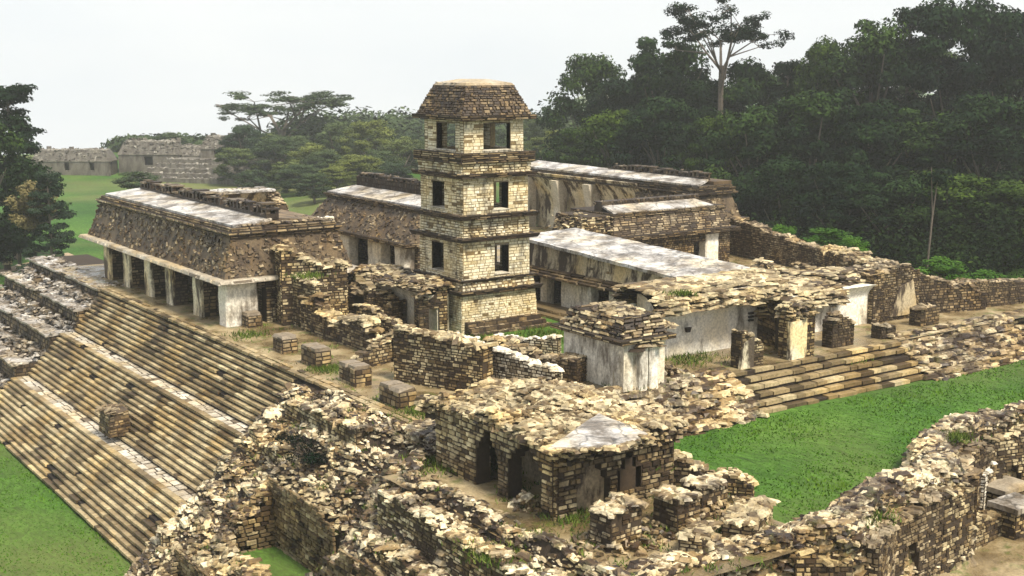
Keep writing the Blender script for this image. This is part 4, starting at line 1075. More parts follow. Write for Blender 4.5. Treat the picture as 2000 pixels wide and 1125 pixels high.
# row of low blocks along the terrace edge
blk = [((472, 641, 512, 619), "small square block beside the last pale pier of the western gallery", 1.1, 1.0),
       ((540, 690, 574, 656), "grey block with rounded edge, second of the row below the gallery", 1.2, 1.4),
       ((594, 716, 640, 688), "twin lobed block with white top in the row on the terrace edge", 1.3, 1.9),
       ((670, 751, 717, 714), "sharp edged oblong block nearest the low sloping wall", 1.25, 1.9),
       ((752, 794, 801, 754), "longest layered block at the near end of the terrace row", 1.2, 2.1)]
for (u0, v0, u1, v1), lb, h, L in blk:
    x, y = at((u0 + u1) / 2, v0 - 4, 0)
    t = thing("stone_block", lb, "stone block", (x, y, 0), "blocks along the terrace edge")
    wall("block_body", t, (x + .05, y + L / 2), (x - .0, y - L / 2), 1.0, -.1, h * .72, tint=(.3, .8), jag=.03, cap=False, mat='dark' if 'grey' in lb or 'small' in lb else 'stone', course=(.18, .34), ln=(.3, .7), drop=.02)
    gg = G()
    for k in range(max(1, int(L / .9))):
        yy = y - L / 2 + (k + .5) * L / max(1, int(L / .9))
        put_stones(gg, [(x, yy, h * .72 + .1)], [[[.56, 0, 0], [0, L / max(1, int(L / .9)) / 2 - .02, 0], [0, 0, .11]]], [.35], jit=.2)
    gg.build("top_slab", ['landing'], t)

# ------------------------------------------------------------------ collapsed south-west corner (foreground)
def sst(a, b, t): k = min(1, max(0, (t - a) / (b - a))); return k * k * (3 - 2 * k)
PITS = [(23.4, 26.2, 50.6, 57.6, -6.9), (20.2, 22.3, 55.6, 60.4, -8.8), (18.0, 24.4, 38.0, 50.6, -7.4)]
def xbreak(y): return 27.3 + 2.9 * sst(46, 51, y)
def mound_z(x, y, raw=False):
    xb_ = xbreak(y)
    top = -1.0 if y < 50 else -1.0 + .95 * sst(50, 53, y)
    z = top - max(0, xb_ - x) * .92
    zq = math.floor(z / 1.15 + .5) * 1.15 + 1.15 * (sst(.3, .7, (z / 1.15 + .5) % 1) - .5)
    z += (zq - z) * .75 * sst(-.3, .2, mnoise.noise((x * .12, y * .12, 7)))
    z += .5 * mnoise.noise((x * .35, y * .35, 0)) + .22 * mnoise.noise((x * 1.3, y * 1.3, 4))
    z += .5 * math.exp(-((y - 62) / 1.2) ** 2) * (1 if x < 30 else 0)
    z += .45 * math.exp(-((x - 26.6) / 1.0) ** 2) * (1 - sst(46, 50, y)) + .7 * math.exp(-((x - 28.6) / 1.3) ** 2) * sst(47, 51, y) * (1 - sst(56, 60, y))
    if x > xb_ + .5: z = top - .1 + (z - top) * .15
    z = max(z, -9.3)
    if raw: return z
    for (a, b, c, d, zf) in PITS:
        if a < x < b and c < y < d: return zf
    return z
corner = thing("collapsed_terrace", "big mound of loose rubble where the south west corner of the platform has fallen in", "rubble mound", (25, 48, -9))
g = G()
X = np.arange(14, 31.01, .35); Y = np.arange(26, 63.4, .35)
V = [(x, y, mound_z(x, y)) for y in Y for x in X]
I = np.arange(len(V)).reshape(len(Y), len(X))
g.add(V, np.stack([I[:-1, :-1], I[:-1, 1:], I[1:, 1:], I[1:, :-1]], -1).reshape(-1, 4), .4)
g.build("earth_core", ['mortar'], corner)
def inpit(x, y, m=.0): return any(a - m < x < b + m and c - m < y < d + m for a, b, c, d, _ in PITS)
g = G()
def fp():
    x, y = R.uniform(15, 31), R.uniform(27, 63.3)
    if inpit(x, y) or x > xbreak(y) + (.6 if y > 50 else .5 + (.9 if R.random() < .15 else 0)): return None
    if y > 53 and x > 30.3: return None
    if mound_z(x, y) < -9.1: return None
    return (x, y, mound_z(x, y) + .03)
rubble(g, 30000, fp, size=(.15, .62), thick=(.18, .42), tilt=.16, tint=(.0, 1.0), jit=.3, yaw=1.45)
rubble(g, 1500, fp, size=(.5, 1.0), thick=(.2, .4), tilt=.2, tint=(.3, 1.0), jit=.3)
g.build("loose_stones", ['rubble'], corner)
# walls of the broken chambers in the mound
for (a, b, c, d, zf), ms in zip(PITS, ((.35, .8), (.3, .75), (.25, .75))):
    g = G()
    zt = lambda x, y: mound_z(x, y, True)
    # east wall faces west, north wall faces south
    h1 = max(zt(b + .3, c + (d - c) * k / 6) for k in range(7)) - zf; h2 = max(zt(a + (b - a) * k / 6, d + .3) for k in range(7)) - zf
    patch(g, (b - .32, d, zf), (b - .32, c, zf), (b - .5, c, zf + h1), (b - .5, d, zf + h1), hfun=lambda u: zt(b + .4, d - u) - zf + .1, tint=ms, course=(.15, .3), ln=(.25, .7), proud=(.0, .08))
    patch(g, (a, d - .32, zf), (b, d - .32, zf), (b, d - .5, zf + h2), (a, d - .5, zf + h2), hfun=lambda u: zt(a + u, d + .4) - zf + .1, tint=ms, course=(.15, .3), ln=(.25, .7), proud=(.0, .08))
    g.build("chamber_wall", ['stone', 'mortar'], corner)
g = G(); a, b, c, d, zf = PITS[2]
for k in range(8):
    y = 39.5 + k * 1.35; z0_ = zf + R.uniform(0, 1.2); hexa(g, [(b - .62, y, z0_), (b - .45, y, z0_), (b - .45, y + .8, z0_), (b - .62, y + .8, z0_)], [(b - .66, y + .15, z0_ + 2.2), (b - .5, y + .15, z0_ + 2.2), (b - .5, y + .6, z0_ + 2.0), (b - .66, y + .6, z0_ + 2.0)], R.uniform(.2, .7))
g.build("plaster_remnant", ['plaster'], corner)
g = G(); a, b, c, d, zf = PITS[0]; plane_grid(g, a + .02, c + .02, b - .02, d - .02, zf + .06, .5, .08); structure("chamber_grass", g, ['grass'])
for k, (fx, ya_, yb_) in enumerate([(29.0, 53, 61.5), (26.2, 36.0, 46.5), (24.9, 37, 44), (22.3, 61.6, 63.0), (27.3, 58.4, 62.4)]):
    zt_ = lambda u, fx=fx, yb_=yb_: mound_z(fx, yb_ - u, True) + .38
    wall("terrace_ledge", corner, (fx, yb_), (fx - .3, ya_), .8, mound_z(fx, (ya_ + yb_) / 2, True) - 2.6, zt_, mat='rubble', tint=(.1, 1), jag=.3, capn=26, drop=.12, capsize=(.22, .7))
# slab caps round the chamber mouths
g = G()
for (a, b, c, d, zf) in PITS[:2]:
    for side in range(3):
        def fp():
            if side == 0: x, y = b + R.uniform(-.15, .5), R.uniform(c, d)
            elif side == 1: x, y = R.uniform(a, b), d + R.uniform(-.15, .5)
            else: x, y = a - R.uniform(-.1, .5), R.uniform(c, d)
            return (x, y, mound_z(x, y, True) + .12)
        rubble(g, 110, fp, size=(.3, .8), thick=(.2, .4), tilt=.12, tint=(.35, 1))
g.build("cap_stones", ['stone'], corner)

hp = thing("stone_pile", "jumbled dark heap where the terrace edge meets the near vaulted chamber", "stone pile", (32, 50, -1))
g = G(); box(g, 30.6, 49.2, -1.3, 37, 51.6, -.15, .3, 1)
rubble(g, 1500, lambda: (lambda x, y: (x, y, -.1 + .7 * math.exp(-((x - 34) / 2.4) ** 2) * R.random()))(R.uniform(30.2, 37.2), R.uniform(48.6, 51.6)), size=(.25, .9), thick=(.2, .4), tilt=.15, tint=(.0, 1), yaw=.2)
rubble(g, 500, lambda: (30.4 + R.uniform(-.3, .3), R.uniform(48.4, 52.4), R.uniform(-1, 0)), size=(.25, .7), thick=(.25, .4), tilt=.12, tint=(.1, 1), yaw=1.5)
g.build("stones", ['rubble', 'mortar'], hp)

# floor of the southern forecourt
g = G(); plane_grid(g, 27.0, 31.5, 37.2, 48.3, -1.02, .8, .06); structure("forecourt_ground", g, ['floor'])

# ------------------------------------------------------------------ foreground vaulted chamber
ch = thing("vaulted_chamber", "near ruined chamber with two dark arched doorways and a white slab on its rubble roof", "building", (33, 44, -1))
WX = 30.2
def dh(u0, u1, ztop):
    ya, yb = yx(u1, WX, 950), yx(u0, WX, 950)
    a, b = 48.2 - max(ya, yb), 48.2 - min(ya, yb); c = (a + b) / 2; w_ = (b - a) / 2
    return [(a, b, -1.1, ztop - .9), (c - w_ * .8, c + w_ * .8, ztop - .91, ztop - .6), (c - w_ * .55, c + w_ * .55, ztop - .61, ztop - .3), (c - w_ * .28, c + w_ * .28, ztop - .31, ztop)]
wall("west_wall", ch, (WX, 48.2), (WX, 39.4), .7, -1.1, lambda u: 1.85 + .1 * math.sin(u * .5), holes=dh(1006, 1072, 1.75) + dh(944, 986, 1.6), jag=.05, cap=False, tint=(.35, .95), course=(.13, .26), ln=(.2, .6), faces=(1, 1), proud=(.02, .1))
wall("south_wall", ch, (30.0, 39.6), (36.2, 39.6), .7, -1.1, 1.6, holes=[(3.1, 4.4, -.5, .5), (3.25, 4.1, .49, .95), (3.5, 3.9, .94, 1.2), (.95, 2.7, -1.1, .3), (1.1, 2.5, .29, .7), (1.4, 2.2, .69, 1.0)], cap=False, jag=.1, tint=(.3, .9), course=(.13, .26), ln=(.2, .6), proud=(.02, .12))
wall("north_wall", ch, (30.0, 48.0), (36.5, 48.0), .8, -1.1, 1.7, cap=False, jag=.2, tint=(.3, .9))
wall("east_wall", ch, (36.2, 48), (36.2, 39.6), .7, -2.1, 1.6, cap=False, jag=.2, tint=(.2, .9))
g = G(); box(g, 32.3, 40.0, -1.1, 32.9, 47.6, 1.5, .3); g.build("inner_wall", ['plaster'], ch)
g = G(); box(g, 30.8, 39.62, -1.05, 33.0, 39.8, 1.1, .45); g.build("plaster_recess", ['stained'], ch)
g = G()
def roofz(x, y): 
    return 2.12 + .6 * math.exp(-((x - 33) / 2.2) ** 2) * sst(40.5, 44, y) + .45 * mnoise.noise((x * .6, y * .6, 2)) + .2 * mnoise.noise((x * 1.9, y * 1.9, 2)) - .2 * sst(.8, 1, abs(x - 33.1) / 3.5) - .5 * sst(46.5, 47.2, y) - .3 * sst(48, 49.5, y)
X = np.arange(30.0, 36.6, .35); Y = np.arange(38.9, 49.4, .35)
V = [(x, y, roofz(x, y)) for y in Y for x in X]; N = len(V); V += [(x, y, z - .3) for x, y, z in V]
I = np.arange(N).reshape(len(Y), len(X)); q = np.stack([I[:-1, :-1], I[:-1, 1:], I[1:, 1:], I[1:, :-1]], -1).reshape(-1, 4)
ring = list(I[0, :]) + list(I[1:, -1]) + list(I[-1, -2::-1]) + list(I[-2:0:-1, 0])
rq = [[ring[k], ring[k - 1], ring[k - 1] + N, ring[k] + N] for k in range(len(ring))]
g.add(V, np.concatenate([q, q[:, ::-1] + N, np.array(rq)]), .3, 1)
rubble(g, 3800, lambda: (lambda x, y: (x, y, roofz(x, y) + .02))(R.uniform(29.95, 36.6), R.uniform(38.9, 49.3)), size=(.25, .8), thick=(.18, .36), tilt=.18, tint=(.5, 1.0), jit=.32)
for _ in range(4):
    k = R.uniform(0, .5)
rubble(g, 700, lambda: R.choice([(29.95 + R.uniform(-.05, .12), R.uniform(39, 49.3), R.uniform(1.8, 2.1)), (R.uniform(29.6, 36.6), 38.95 + R.uniform(-.05, .15), R.uniform(1.4, 2.05)), (R.uniform(29.6, 36.6), 49.2, R.uniform(1.4, 2.0))]), size=(.25, .7), thick=(.25, .45), tilt=.12, tint=(.15, .95))
g.build("rubble_roof", ['stone', 'mortar'], ch)
p = [at(1070, 878, 2.45), at(1218, 870, 2.4), at(1266, 848, 2.4), at(1170, 808, 2.45)]
g = G()
for (qa, qb, cnt) in ((p[0], p[1], 70), (p[0], p[3], 90), (p[2], p[3], 50), (p[1], p[2], 20)):
    rubble(g, cnt, lambda: (lambda t_: (qa[0] + (qb[0] - qa[0]) * t_ + R.gauss(0, .12), qa[1] + (qb[1] - qa[1]) * t_ + R.gauss(0, .12), 2.36))(R.random()), size=(.2, .8), thick=(.15, .3), tilt=.12, tint=(.4, 1))
g.build("roof_edge_stones", ['stone'], ch)
vslab("roof_slab", ch, p, [2.5, 2.45, 2.42, 2.5], th=.16, n=(14, 10), tint=.8, bump=.05)

g = G()
pts_ = [(30.5, 36.0, 1.45, .95, .9), (33.6, 36.0, 1.3, .75, 1.0), (35.9, 36.8, 1.2, .9, .9)]
lbs = ["overgrown rubble pier nearest the arched doorways, standing on the forecourt", "middle dark rubble pier of the forecourt row", "last rubble pier of the forecourt row beside the lawn edge"]
for (x, y, h, lx, ly), lb in zip(pts_, lbs):
    t = thing("rubble_pier", lb, "pier", (x, y, -1), "rubble piers on the forecourt")
    gg = wall("pier_body", t, (x - lx, y), (x + lx * .7, y + .1), ly * 1.3, -1.1, h - 1, jag=.25, capn=26, tint=(.15, .95), build=False, drop=.1)
    rubble(gg, 120, lambda: (lambda a, r: (x + r * math.cos(a) * 1.3, y + r * math.sin(a), -1 + max(0, 1.6 - r) * .5 * R.random()))(R.uniform(0, 6.28), R.uniform(.6, 1.6)), size=(.2, .5), tint=(.15, .8))
    gg.build("pier_body", ['rubble', 'mortar'], t)
ruin("broken wall falling away from the chamber towards the lawn", (36.3, 41.2), (39.4, 37.6), 1.0, lambda u: .7 - .33 * u, z0=-2.2, tint=(.1, .9), jag=.3, capn=22)
ruin("low white topped wall end on the forecourt nearest the camera", (31.6, 33.2), (33.4, 34.4), .9, -.4, z0=-1.5, tint=(.3, 1), jag=.2, capn=30)
ruin("broad white topped wall stub between forecourt and lawn", (34.2, 33.4), (37.2, 35.2), 1.2, -.3, z0=-2.2, tint=(.2, 1), jag=.2, capn=30)
tx_, ty_ = at(1030, 985, -1)
sp2 = thing("stone_pile", "small heap of carved and tumbled stones at the arched doorway", "stone pile", (tx_, ty_, -1))
g = G(); rubble(g, 60, lambda: (lambda a, r: (tx_ - .3 + r * .6 * math.cos(a), ty_ - .2 + r * math.sin(a) * .7, -1 + max(0, .8 - r) * R.random()))(R.uniform(0, 6.28), R.uniform(0, 1.0)), size=(.25, .6), thick=(.4, .7), tilt=.3, tint=(.4, 1)); g.build("stones", ['rubble'], sp2)

# ------------------------------------------------------------------ right foreground ruin range
rr = thing("ruined_range", "long broken rubble range curling along the near right side of the lawn", "ruin", (48, 34, -2))
def range_z(x, y):
    d, s, cz = crest_near(x, y)
    base = -2.5 if s > 0 else -4.6
    wd = 1.5 if s > 0 else 1.0
    k = math.exp(-(d / wd) ** 4)
    return base + (cz - base) * k + (.5 * mnoise.noise((x * .5, y * .5, 9)) + .22 * mnoise.noise((x * 1.5, y * 1.5, 9))) * (.25 + .75 * k)
g = G(); X = np.arange(27, 72, .4); Y = np.arange(22, 48, .4)
RZ = {}
V = []
for y in Y:
    for x in X: V.append((x, y, range_z(x, y)))
I = np.arange(len(V)).reshape(len(Y), len(X)); q = np.stack([I[:-1, :-1], I[:-1, 1:], I[1:, 1:], I[1:, :-1]], -1).reshape(-1, 4)
g.add(V, q, .35); 
g.build("earth_core", ['floor'], rr)
g = G()
def fp():
    i = R.randrange(len(crest) - 1); a, b = crest[i], crest[i + 1]; t = R.random()
    x = a[0] + (b[0] - a[0]) * t + R.gauss(0, 1.25); y = a[1] + (b[1] - a[1]) * t + R.gauss(0, 1.25)
    z = range_z(x, y)
    if z < -4.2: return None
    return (x, y, z + .03)
rubble(g, 16000, fp, size=(.18, .8), thick=(.16, .36), tilt=.14, tint=(.0, 1.0), jit=.28, yaw=.35)
g.build("loose_stones", ['rubble'], rr)
for i in range(3, len(crest) - 1):
    a, b = crest[i], crest[i + 1]; dx, dy = b[0] - a[0], b[1] - a[1]; L = math.hypot(dx, dy); nx_, ny_ = dy / L, -dx / L
    o_ = 1.0; zt_ = min(a[2], b[2]) - .75
    hs = [(L * .25, L * .25 + 1.15, -5.3, -2.75), (L * .25 + .25, L * .25 + .9, -2.76, -2.3)] if L > 3 and i % 2 == 1 else []
    wall("inner_wall", rr, (a[0] + nx_ * o_, a[1] + ny_ * o_), (b[0] + nx_ * o_, b[1] + ny_ * o_), .7, -5.3, zt_, mat='dark' if i % 3 else 'stone', tint=(.1, .95), jag=.3, capn=16, holes=hs, drop=.1)
for (u0, v0, u1, v1, zz, h, mm) in [(1890, 1060, 1990, 1015, -4.4, 1.0, 'stone'), (1700, 1128, 1745, 1118, -4.4, 1.5, 'dark'), (1905, 1000, 1925, 960, -4.2, 1.9, 'plaster')]:
    x0_, y0_ = at(u0, v0, zz); x1_, y1_ = at(u1, v1, zz); wall("inner_wall", rr, (x0_, y0_), (x1_, y1_), .7, zz - .8, zz + h, mat=mm, tint=(.3, 1), jag=.25, capn=20)
for k, (u, v) in enumerate([(1962, 945), (1985, 980)]):
    x, y = at(u, v, -3); t = thing("stone_slab", ["flat tan slab lying on a dark ledge at the right edge", "grey slab below the flat tan slab at the right edge"][k], "slab", (x, y, -3.3))
    vslab("slab", t, [(x - 1.1, y - .8), (x + 1.1, y - .8), (x + 1.1, y + .8), (x - 1.1, y + .8)], [-3 + .05] * 4, th=.25, mat='landing' if k == 0 else 'roof', n=(4, 4), tint=.5)
    wall("support", t, (x - .8, y), (x + .8, y), 1.1, -5.2, -3.2, tint=(.1, .9), cap=False)

# ------------------------------------------------------------------ distant temples
def grow4(p, o):
    c = np.mean(np.array(p), 0); return [tuple(np.array(q) + (np.array(q) - c) / np.linalg.norm(np.array(q) - c) * o) for q in p]
def far_temple(label, u0, u1, D, vb, vt, doors, roof_in=1.2, dark=.35):
    x0, y0, z0 = dirpt(u0, D, vb); x1, y1, _ = dirpt(u1, D, vb); _, _, z1 = dirpt((u0 + u1) / 2, D, vt)
    t = thing("temple", label, "temple", ((x0 + x1) / 2, (y0 + y1) / 2, z0), "distant temples on the northern mound")
    d = np.array([x1 - x0, y1 - y0]); L = np.linalg.norm(d); d /= L; nn = np.array([-d[1], d[0]])
    W = 6; hw = (z1 - z0) * .46
    P = lambda u, s: tuple(np.array([x0, y0]) + d * u + nn * s)
    c = np.array([x0, y0]) + nn * .3
    wall("front_wall", t, tuple(c), tuple(c + d * L), .8, z0 - 3, z0 + hw, holes=[(L * a, L * b, z0 - .1, z0 + hw * .8) for a, b in doors], mat='grey', stones=False, cap=False)
    g = G(); hexa(g, [(*P(0, 1.6), z0 - 3), (*P(L, 1.6), z0 - 3), (*P(L, W), z0 - 3), (*P(0, W), z0 - 3)], [(*P(0, 1.6), z0 + hw), (*P(L, 1.6), z0 + hw), (*P(L, W), z0 + hw), (*P(0, W), z0 + hw)], .25); g.build("rear_chamber", ['grey'], t)
    g = G()
    lo = [P(-.1, -.15), P(L + .1, -.15), P(L + .1, W + .4), P(-.1, W + .4)]; hi = [P(roof_in, roof_in * .8), P(L - roof_in, roof_in * .8), P(L - roof_in, W - 1), P(roof_in, W - 1)]
    frustum(g, grow4(lo, .25), z0 + hw - .15, grow4(lo, .25), z0 + hw + .12, .6); frustum(g, lo, z0 + hw + .1, hi, z1, dark + .1); relief(g, (*lo[0], z0 + hw + .1), (*lo[1], z0 + hw + .1), (*hi[1], z1), (*hi[0], z1), int(L * 7), size=(.4, 1.3), proud=(.05, .3), tint=(.1, 1)); [box(g, *(np.array(hi[0]) * (1 - k / 9) + np.array(hi[1]) * k / 9 + nn * 2), z1 - .2, *(np.array(hi[0]) * (1 - k / 9) + np.array(hi[1]) * k / 9 + nn * 2 + .9), z1 + R.uniform(.3, 1.0), R.uniform(.3, .7)) for k in range(10) if R.random() < .75]
    rubble(g, 90, lambda: (*(np.array(hi[0]) + (np.array(hi[1]) - np.array(hi[0])) * R.random() + nn * R.uniform(0, 3)), z1), size=(.6, 1.6), tint=(.4, 1))
    patch(g, (*hi[0], z1 + .1), (*hi[1], z1 + .1), (*hi[2], z1 + .1), (*hi[3], z1 + .1), course=(.8, 1.2), ln=(1, 2), tint=(.6, 1))
    g.build("roof", ['grey'], t)
    return t
far_temple("distant long low temple with rounded grey roof at the far left", 62, 215, 300, 332, 294, [(.08, .14), (.42, .48), (.74, .8)])
far_temple("distant middle temple with a dark square doorway", 232, 352, 305, 322, 277, [(.42, .56)])
far_temple("distant low link building between the two taller temples", 345, 400, 306, 318, 288, [(.3, .6)])
far_temple("distant right temple with two dark doorways above pale steps", 392, 488, 302, 309, 268, [(.28, .4), (.62, .78)])
mt = thing("temple_mound", "distant broad stepped stone mound carrying the northern temples", "mound", dirpt(400, 296, 350))
x0, y0, z0 = dirpt(325, 298, 330); x1, y1, _ = dirpt(512, 292, 330)
d = np.array([x1 - x0, y1 - y0]); d /= np.linalg.norm(d); nn = np.array([d[1], -d[0]])
for k in range(5):
    g = G(); z = dirpt(400, 296, 312 + k * 8)[2]; p0 = np.array([x0, y0]) - d * k * 1.5 + nn * k * 1.8; p1 = np.array([x1, y1]) + d * k * .6 + nn * k * 1.8
    b = [tuple(p0), tuple(p1), tuple(p1 - nn * (8 + 2 * k)), tuple(p0 - nn * (8 + 2 * k))]
    frustum(g, b, z - 5, b, z, .55); rubble(g, 60, lambda: (lambda t_: (p0[0] + (p1[0] - p0[0]) * t_ - nn[0] * .5, p0[1] + (p1[1] - p0[1]) * t_ - nn[1] * .5, z))(R.random()), size=(.5, 1.5), tint=(.2, .9)); g.build("mound_step", ['grey'], mt)
x0, y0, z0 = dirpt(55, 303, 345); x1, y1, _ = dirpt(340, 309, 345)
d = np.array([x1 - x0, y1 - y0]); d /= np.linalg.norm(d); nn = np.array([d[1], -d[0]])
g = G(); b = [(x0, y0), (x1, y1), (x1 - nn[0] * 16, y1 - nn[1] * 16), (x0 - nn[0] * 16, y0 - nn[1] * 16)]; zt_ = dirpt(200, 306, 332)[2]
frustum(g, [(q[0] + nn[0] * (7 if i < 2 else 0), q[1] + nn[1] * (7 if i < 2 else 0)) for i, q in enumerate(b)], zt_ - 5, b, zt_, .5); g.build("mound_bank", ['grass'], mt)
x, y = at(15, 527, -9); bo = thing("boulder", "small pale upright boulder on the lawn beside the path", "boulder", (x, y, -9))
g = G(); put_stones(g, [(x, y, -8.5), (x, y, -7.95)], [[[.45, 0, 0], [0, .4, 0], [0, 0, .6]], [[.55, .1, 0], [-.1, .5, 0], [0, 0, .45]]], [.3, .9], jit=.35); g.build("stone", ['stone'], bo)

# ------------------------------------------------------------------ trees
def tube(g, a, b, r0, r1, n=6, tint=.5):
    a, b = np.array(a, float), np.array(b, float); d = b - a; L = np.linalg.norm(d); d /= L
    e = np.cross(d, [0, 0, 1.0] if abs(d[2]) < .9 else [1.0, 0, 0]); e /= np.linalg.norm(e); f = np.cross(d, e)
    V = [c + (e * math.cos(t) + f * math.sin(t)) * r for c, r in ((a, r0), (b, r1)) for t in [6.283 * k / n for k in range(n)]]
    g.add(V, [[k, (k + 1) % n, n + (k + 1) % n, n + k] for k in range(n)], tint)
def leaves(g, c, r, n, size, flat_=.0, tint=.5, rng=NR):
    """leaf faces through an ellipsoid clump"""
    c = np.array(c); r = np.array(r)
    p = rng.normal(size=(n, 3)); p /= np.linalg.norm(p, axis=1)[:, None]
    rad = rng.random(n) ** .45
    q = c + p * r * rad[:, None]
    nrm = p + rng.normal(0, .6, (n, 3)) + np.array([0, 0, .8 + flat_]); nrm /= np.linalg.norm(nrm, axis=1)[:, None]
    a = rng.normal(size=(n, 3)); e = np.cross(nrm, a); e /= np.linalg.norm(e, axis=1)[:, None]; f = np.cross(nrm, e)
    s = size * (.6 + .8 * rng.random(n))[:, None]
    V = np.stack([q - e * s, q - f * s * .55, q + e * s, q + f * s * .55], 1).reshape(-1, 3)
    F = np.arange(n * 4).reshape(n, 4)
    t = np.clip(tint + rng.normal(0, .12, n), 0, 1)
    g.add(V, F, np.repeat(t, 4))
PROTO = {}
def make_tree(kind, parent, rng_seed, leafm='leaf'):
    """unit tree about 1 tall x 1 wide built at real size H=20 m, W=16 m"""
    rs = random.Random(rng_seed); nr = np.random.default_rng(rng_seed)
    H = 20.0; tr = G(); cr_ = G()
    if kind == 'broad':            # dense rainforest crown to the ground
        tube(tr, (0, 0, -1), (.3, .2, 9), .5, .35); 
        for k in range(7):
            a = k * .9 + rs.random(); e = (math.cos(a) * rs.uniform(3, 5.5), math.sin(a) * rs.uniform(3, 5.5), rs.uniform(10, 17)); tube(tr, (.3, .2, rs.uniform(5, 9)), e, .25, .06)
        for k in range(58):
            a = rs.uniform(0, 6.28); h = rs.random() ** .7; rad = (7.2 * math.sin(math.pi * min(1, .22 + .72 * h)) ** .6) * rs.uniform(.55, 1.0)
            if k < 6: rad *= .3
            cz = 3.0 + 15.2 * h + rs.uniform(-.6, .6); rr_ = rs.uniform(1.1, 2.4)
            leaves(cr_, (rad * math.cos(a), rad * math.sin(a), cz), (rr_ * 1.15, rr_ * 1.15, rr_ * .62), 330, .26, tint=.05 + .55 * h + .35 * rs.random() ** 2, rng=nr)  # tint rises with height: lit tops and shaded undersides put into the colour
    elif kind == 'umbrella':       # forking bare limbs carrying uneven flat sprays
        tube(tr, (0, 0, -1), (.5, .1, 9.5), .42, .32)
        tips = []
        for k in range(5):
            a = k * 1.26 + rs.uniform(-.5, .5); r1 = rs.uniform(1.6, 3.2); p1 = (.5 + r1 * math.cos(a), .1 + r1 * math.sin(a), rs.uniform(9.5, 13)); tube(tr, (.5, .1, rs.uniform(5.5, 9)), p1, .22, .14)
            for j in range(3):
                b_ = a + rs.uniform(-.8, .8); r2 = rs.uniform(3.2, 6.0); p2 = (r2 * math.cos(b_), r2 * math.sin(b_), rs.uniform(11.5, 17.0)); tube(tr, p1, p2, .12, .06)
                for q in range(3):
                    c_ = b_ + rs.uniform(-.6, .6); r3 = r2 + rs.uniform(-1.5, 2.6); p3 = (r3 * math.cos(c_), r3 * math.sin(c_), p2[2] + rs.uniform(-1.2, 2.6)); tube(tr, p2, p3, .06, .02, 4); tips.append(p3)
        for p3 in tips:
            for q in range(2):
                leaves(cr_, (p3[0] + rs.gauss(0, .6), p3[1] + rs.gauss(0, .6), p3[2] + rs.uniform(-.5, .3)), (rs.uniform(.6, 1.5), rs.uniform(.6, 1.5), rs.uniform(.35, .8)), 120, .18, .1, tint=.25 + .5 * rs.random(), rng=nr)
    elif kind == 'layered':        # tall tree with separated horizontal tiers
        tube(tr, (0, 0, -1), (0, 0, 18), .45, .12)
        for k in range(60):
            h = rs.random(); a = rs.uniform(0, 6.28); r_ = (1 - h * .72) * 7.0 * rs.uniform(.25, 1); z = 2.5 + 16.5 * h
            tube(tr, (0, 0, z - .8), (r_ * math.cos(a), r_ * math.sin(a), z), .12, .03, 5)
            leaves(cr_, (r_ * math.cos(a), r_ * math.sin(a), z), (1.7, 1.7, .55), 240, .24, .4, tint=.28 + .3 * rs.random(), rng=nr)
    elif kind == 'bush':
        for k in range(5): tube(tr, (0, 0, -.5), (rs.uniform(-4, 4), rs.uniform(-4, 4), rs.uniform(6, 12)), .3, .08)
        for k in range(26):
            a = rs.uniform(0, 6.28); h = rs.random(); r_ = 7 * math.sqrt(1 - h * h * .8) * rs.uniform(.3, 1)
            leaves(cr_, (r_ * math.cos(a), r_ * math.sin(a), 2 + 15 * h), (2.6, 2.6, 2.0), 260, .42, tint=.35 + .35 * rs.random(), rng=nr)
    t = tr.build("trunk", ['bark'], parent); c = cr_.build("crown", [leafm], parent)
    return t, c
def tree(name, label, kind, u, D, vtop, wpx, leafm='leaf', group=None, seed=1, vbase=None, rot=None, cat="tree"):
    """a tree whose crown top is seen at row vtop and is wpx wide (photo pixels), standing on the ground at depth D"""
    x, y, _ = dirpt(u, D); zb = ground_z(x, y) if vbase is None else dirpt(u, D, vbase)[2]
    zt = dirpt(u, D, vtop)[2]; H = max(3, zt - zb); W = wpx * D / F_PX
    o = bpy.data.objects.new(name, None); C.objects.link(o)
    tag(o, label, cat, group)
    key = (kind, leafm, seed)
    if key not in PROTO:
        PROTO[key] = make_tree(kind, o, seed, leafm)
    else:
        for p in PROTO[key]:
            c = p.copy(); C.objects.link(c); c.parent = o
    o.location = (x, y, zb); o.rotation_euler = (0, 0, R.uniform(0, 6.28) if rot is None else rot)
    o.scale = (W / 15.5, W / 15.5, H / 19.6)
    return o
JG = "rainforest trees on the slope behind the palace"
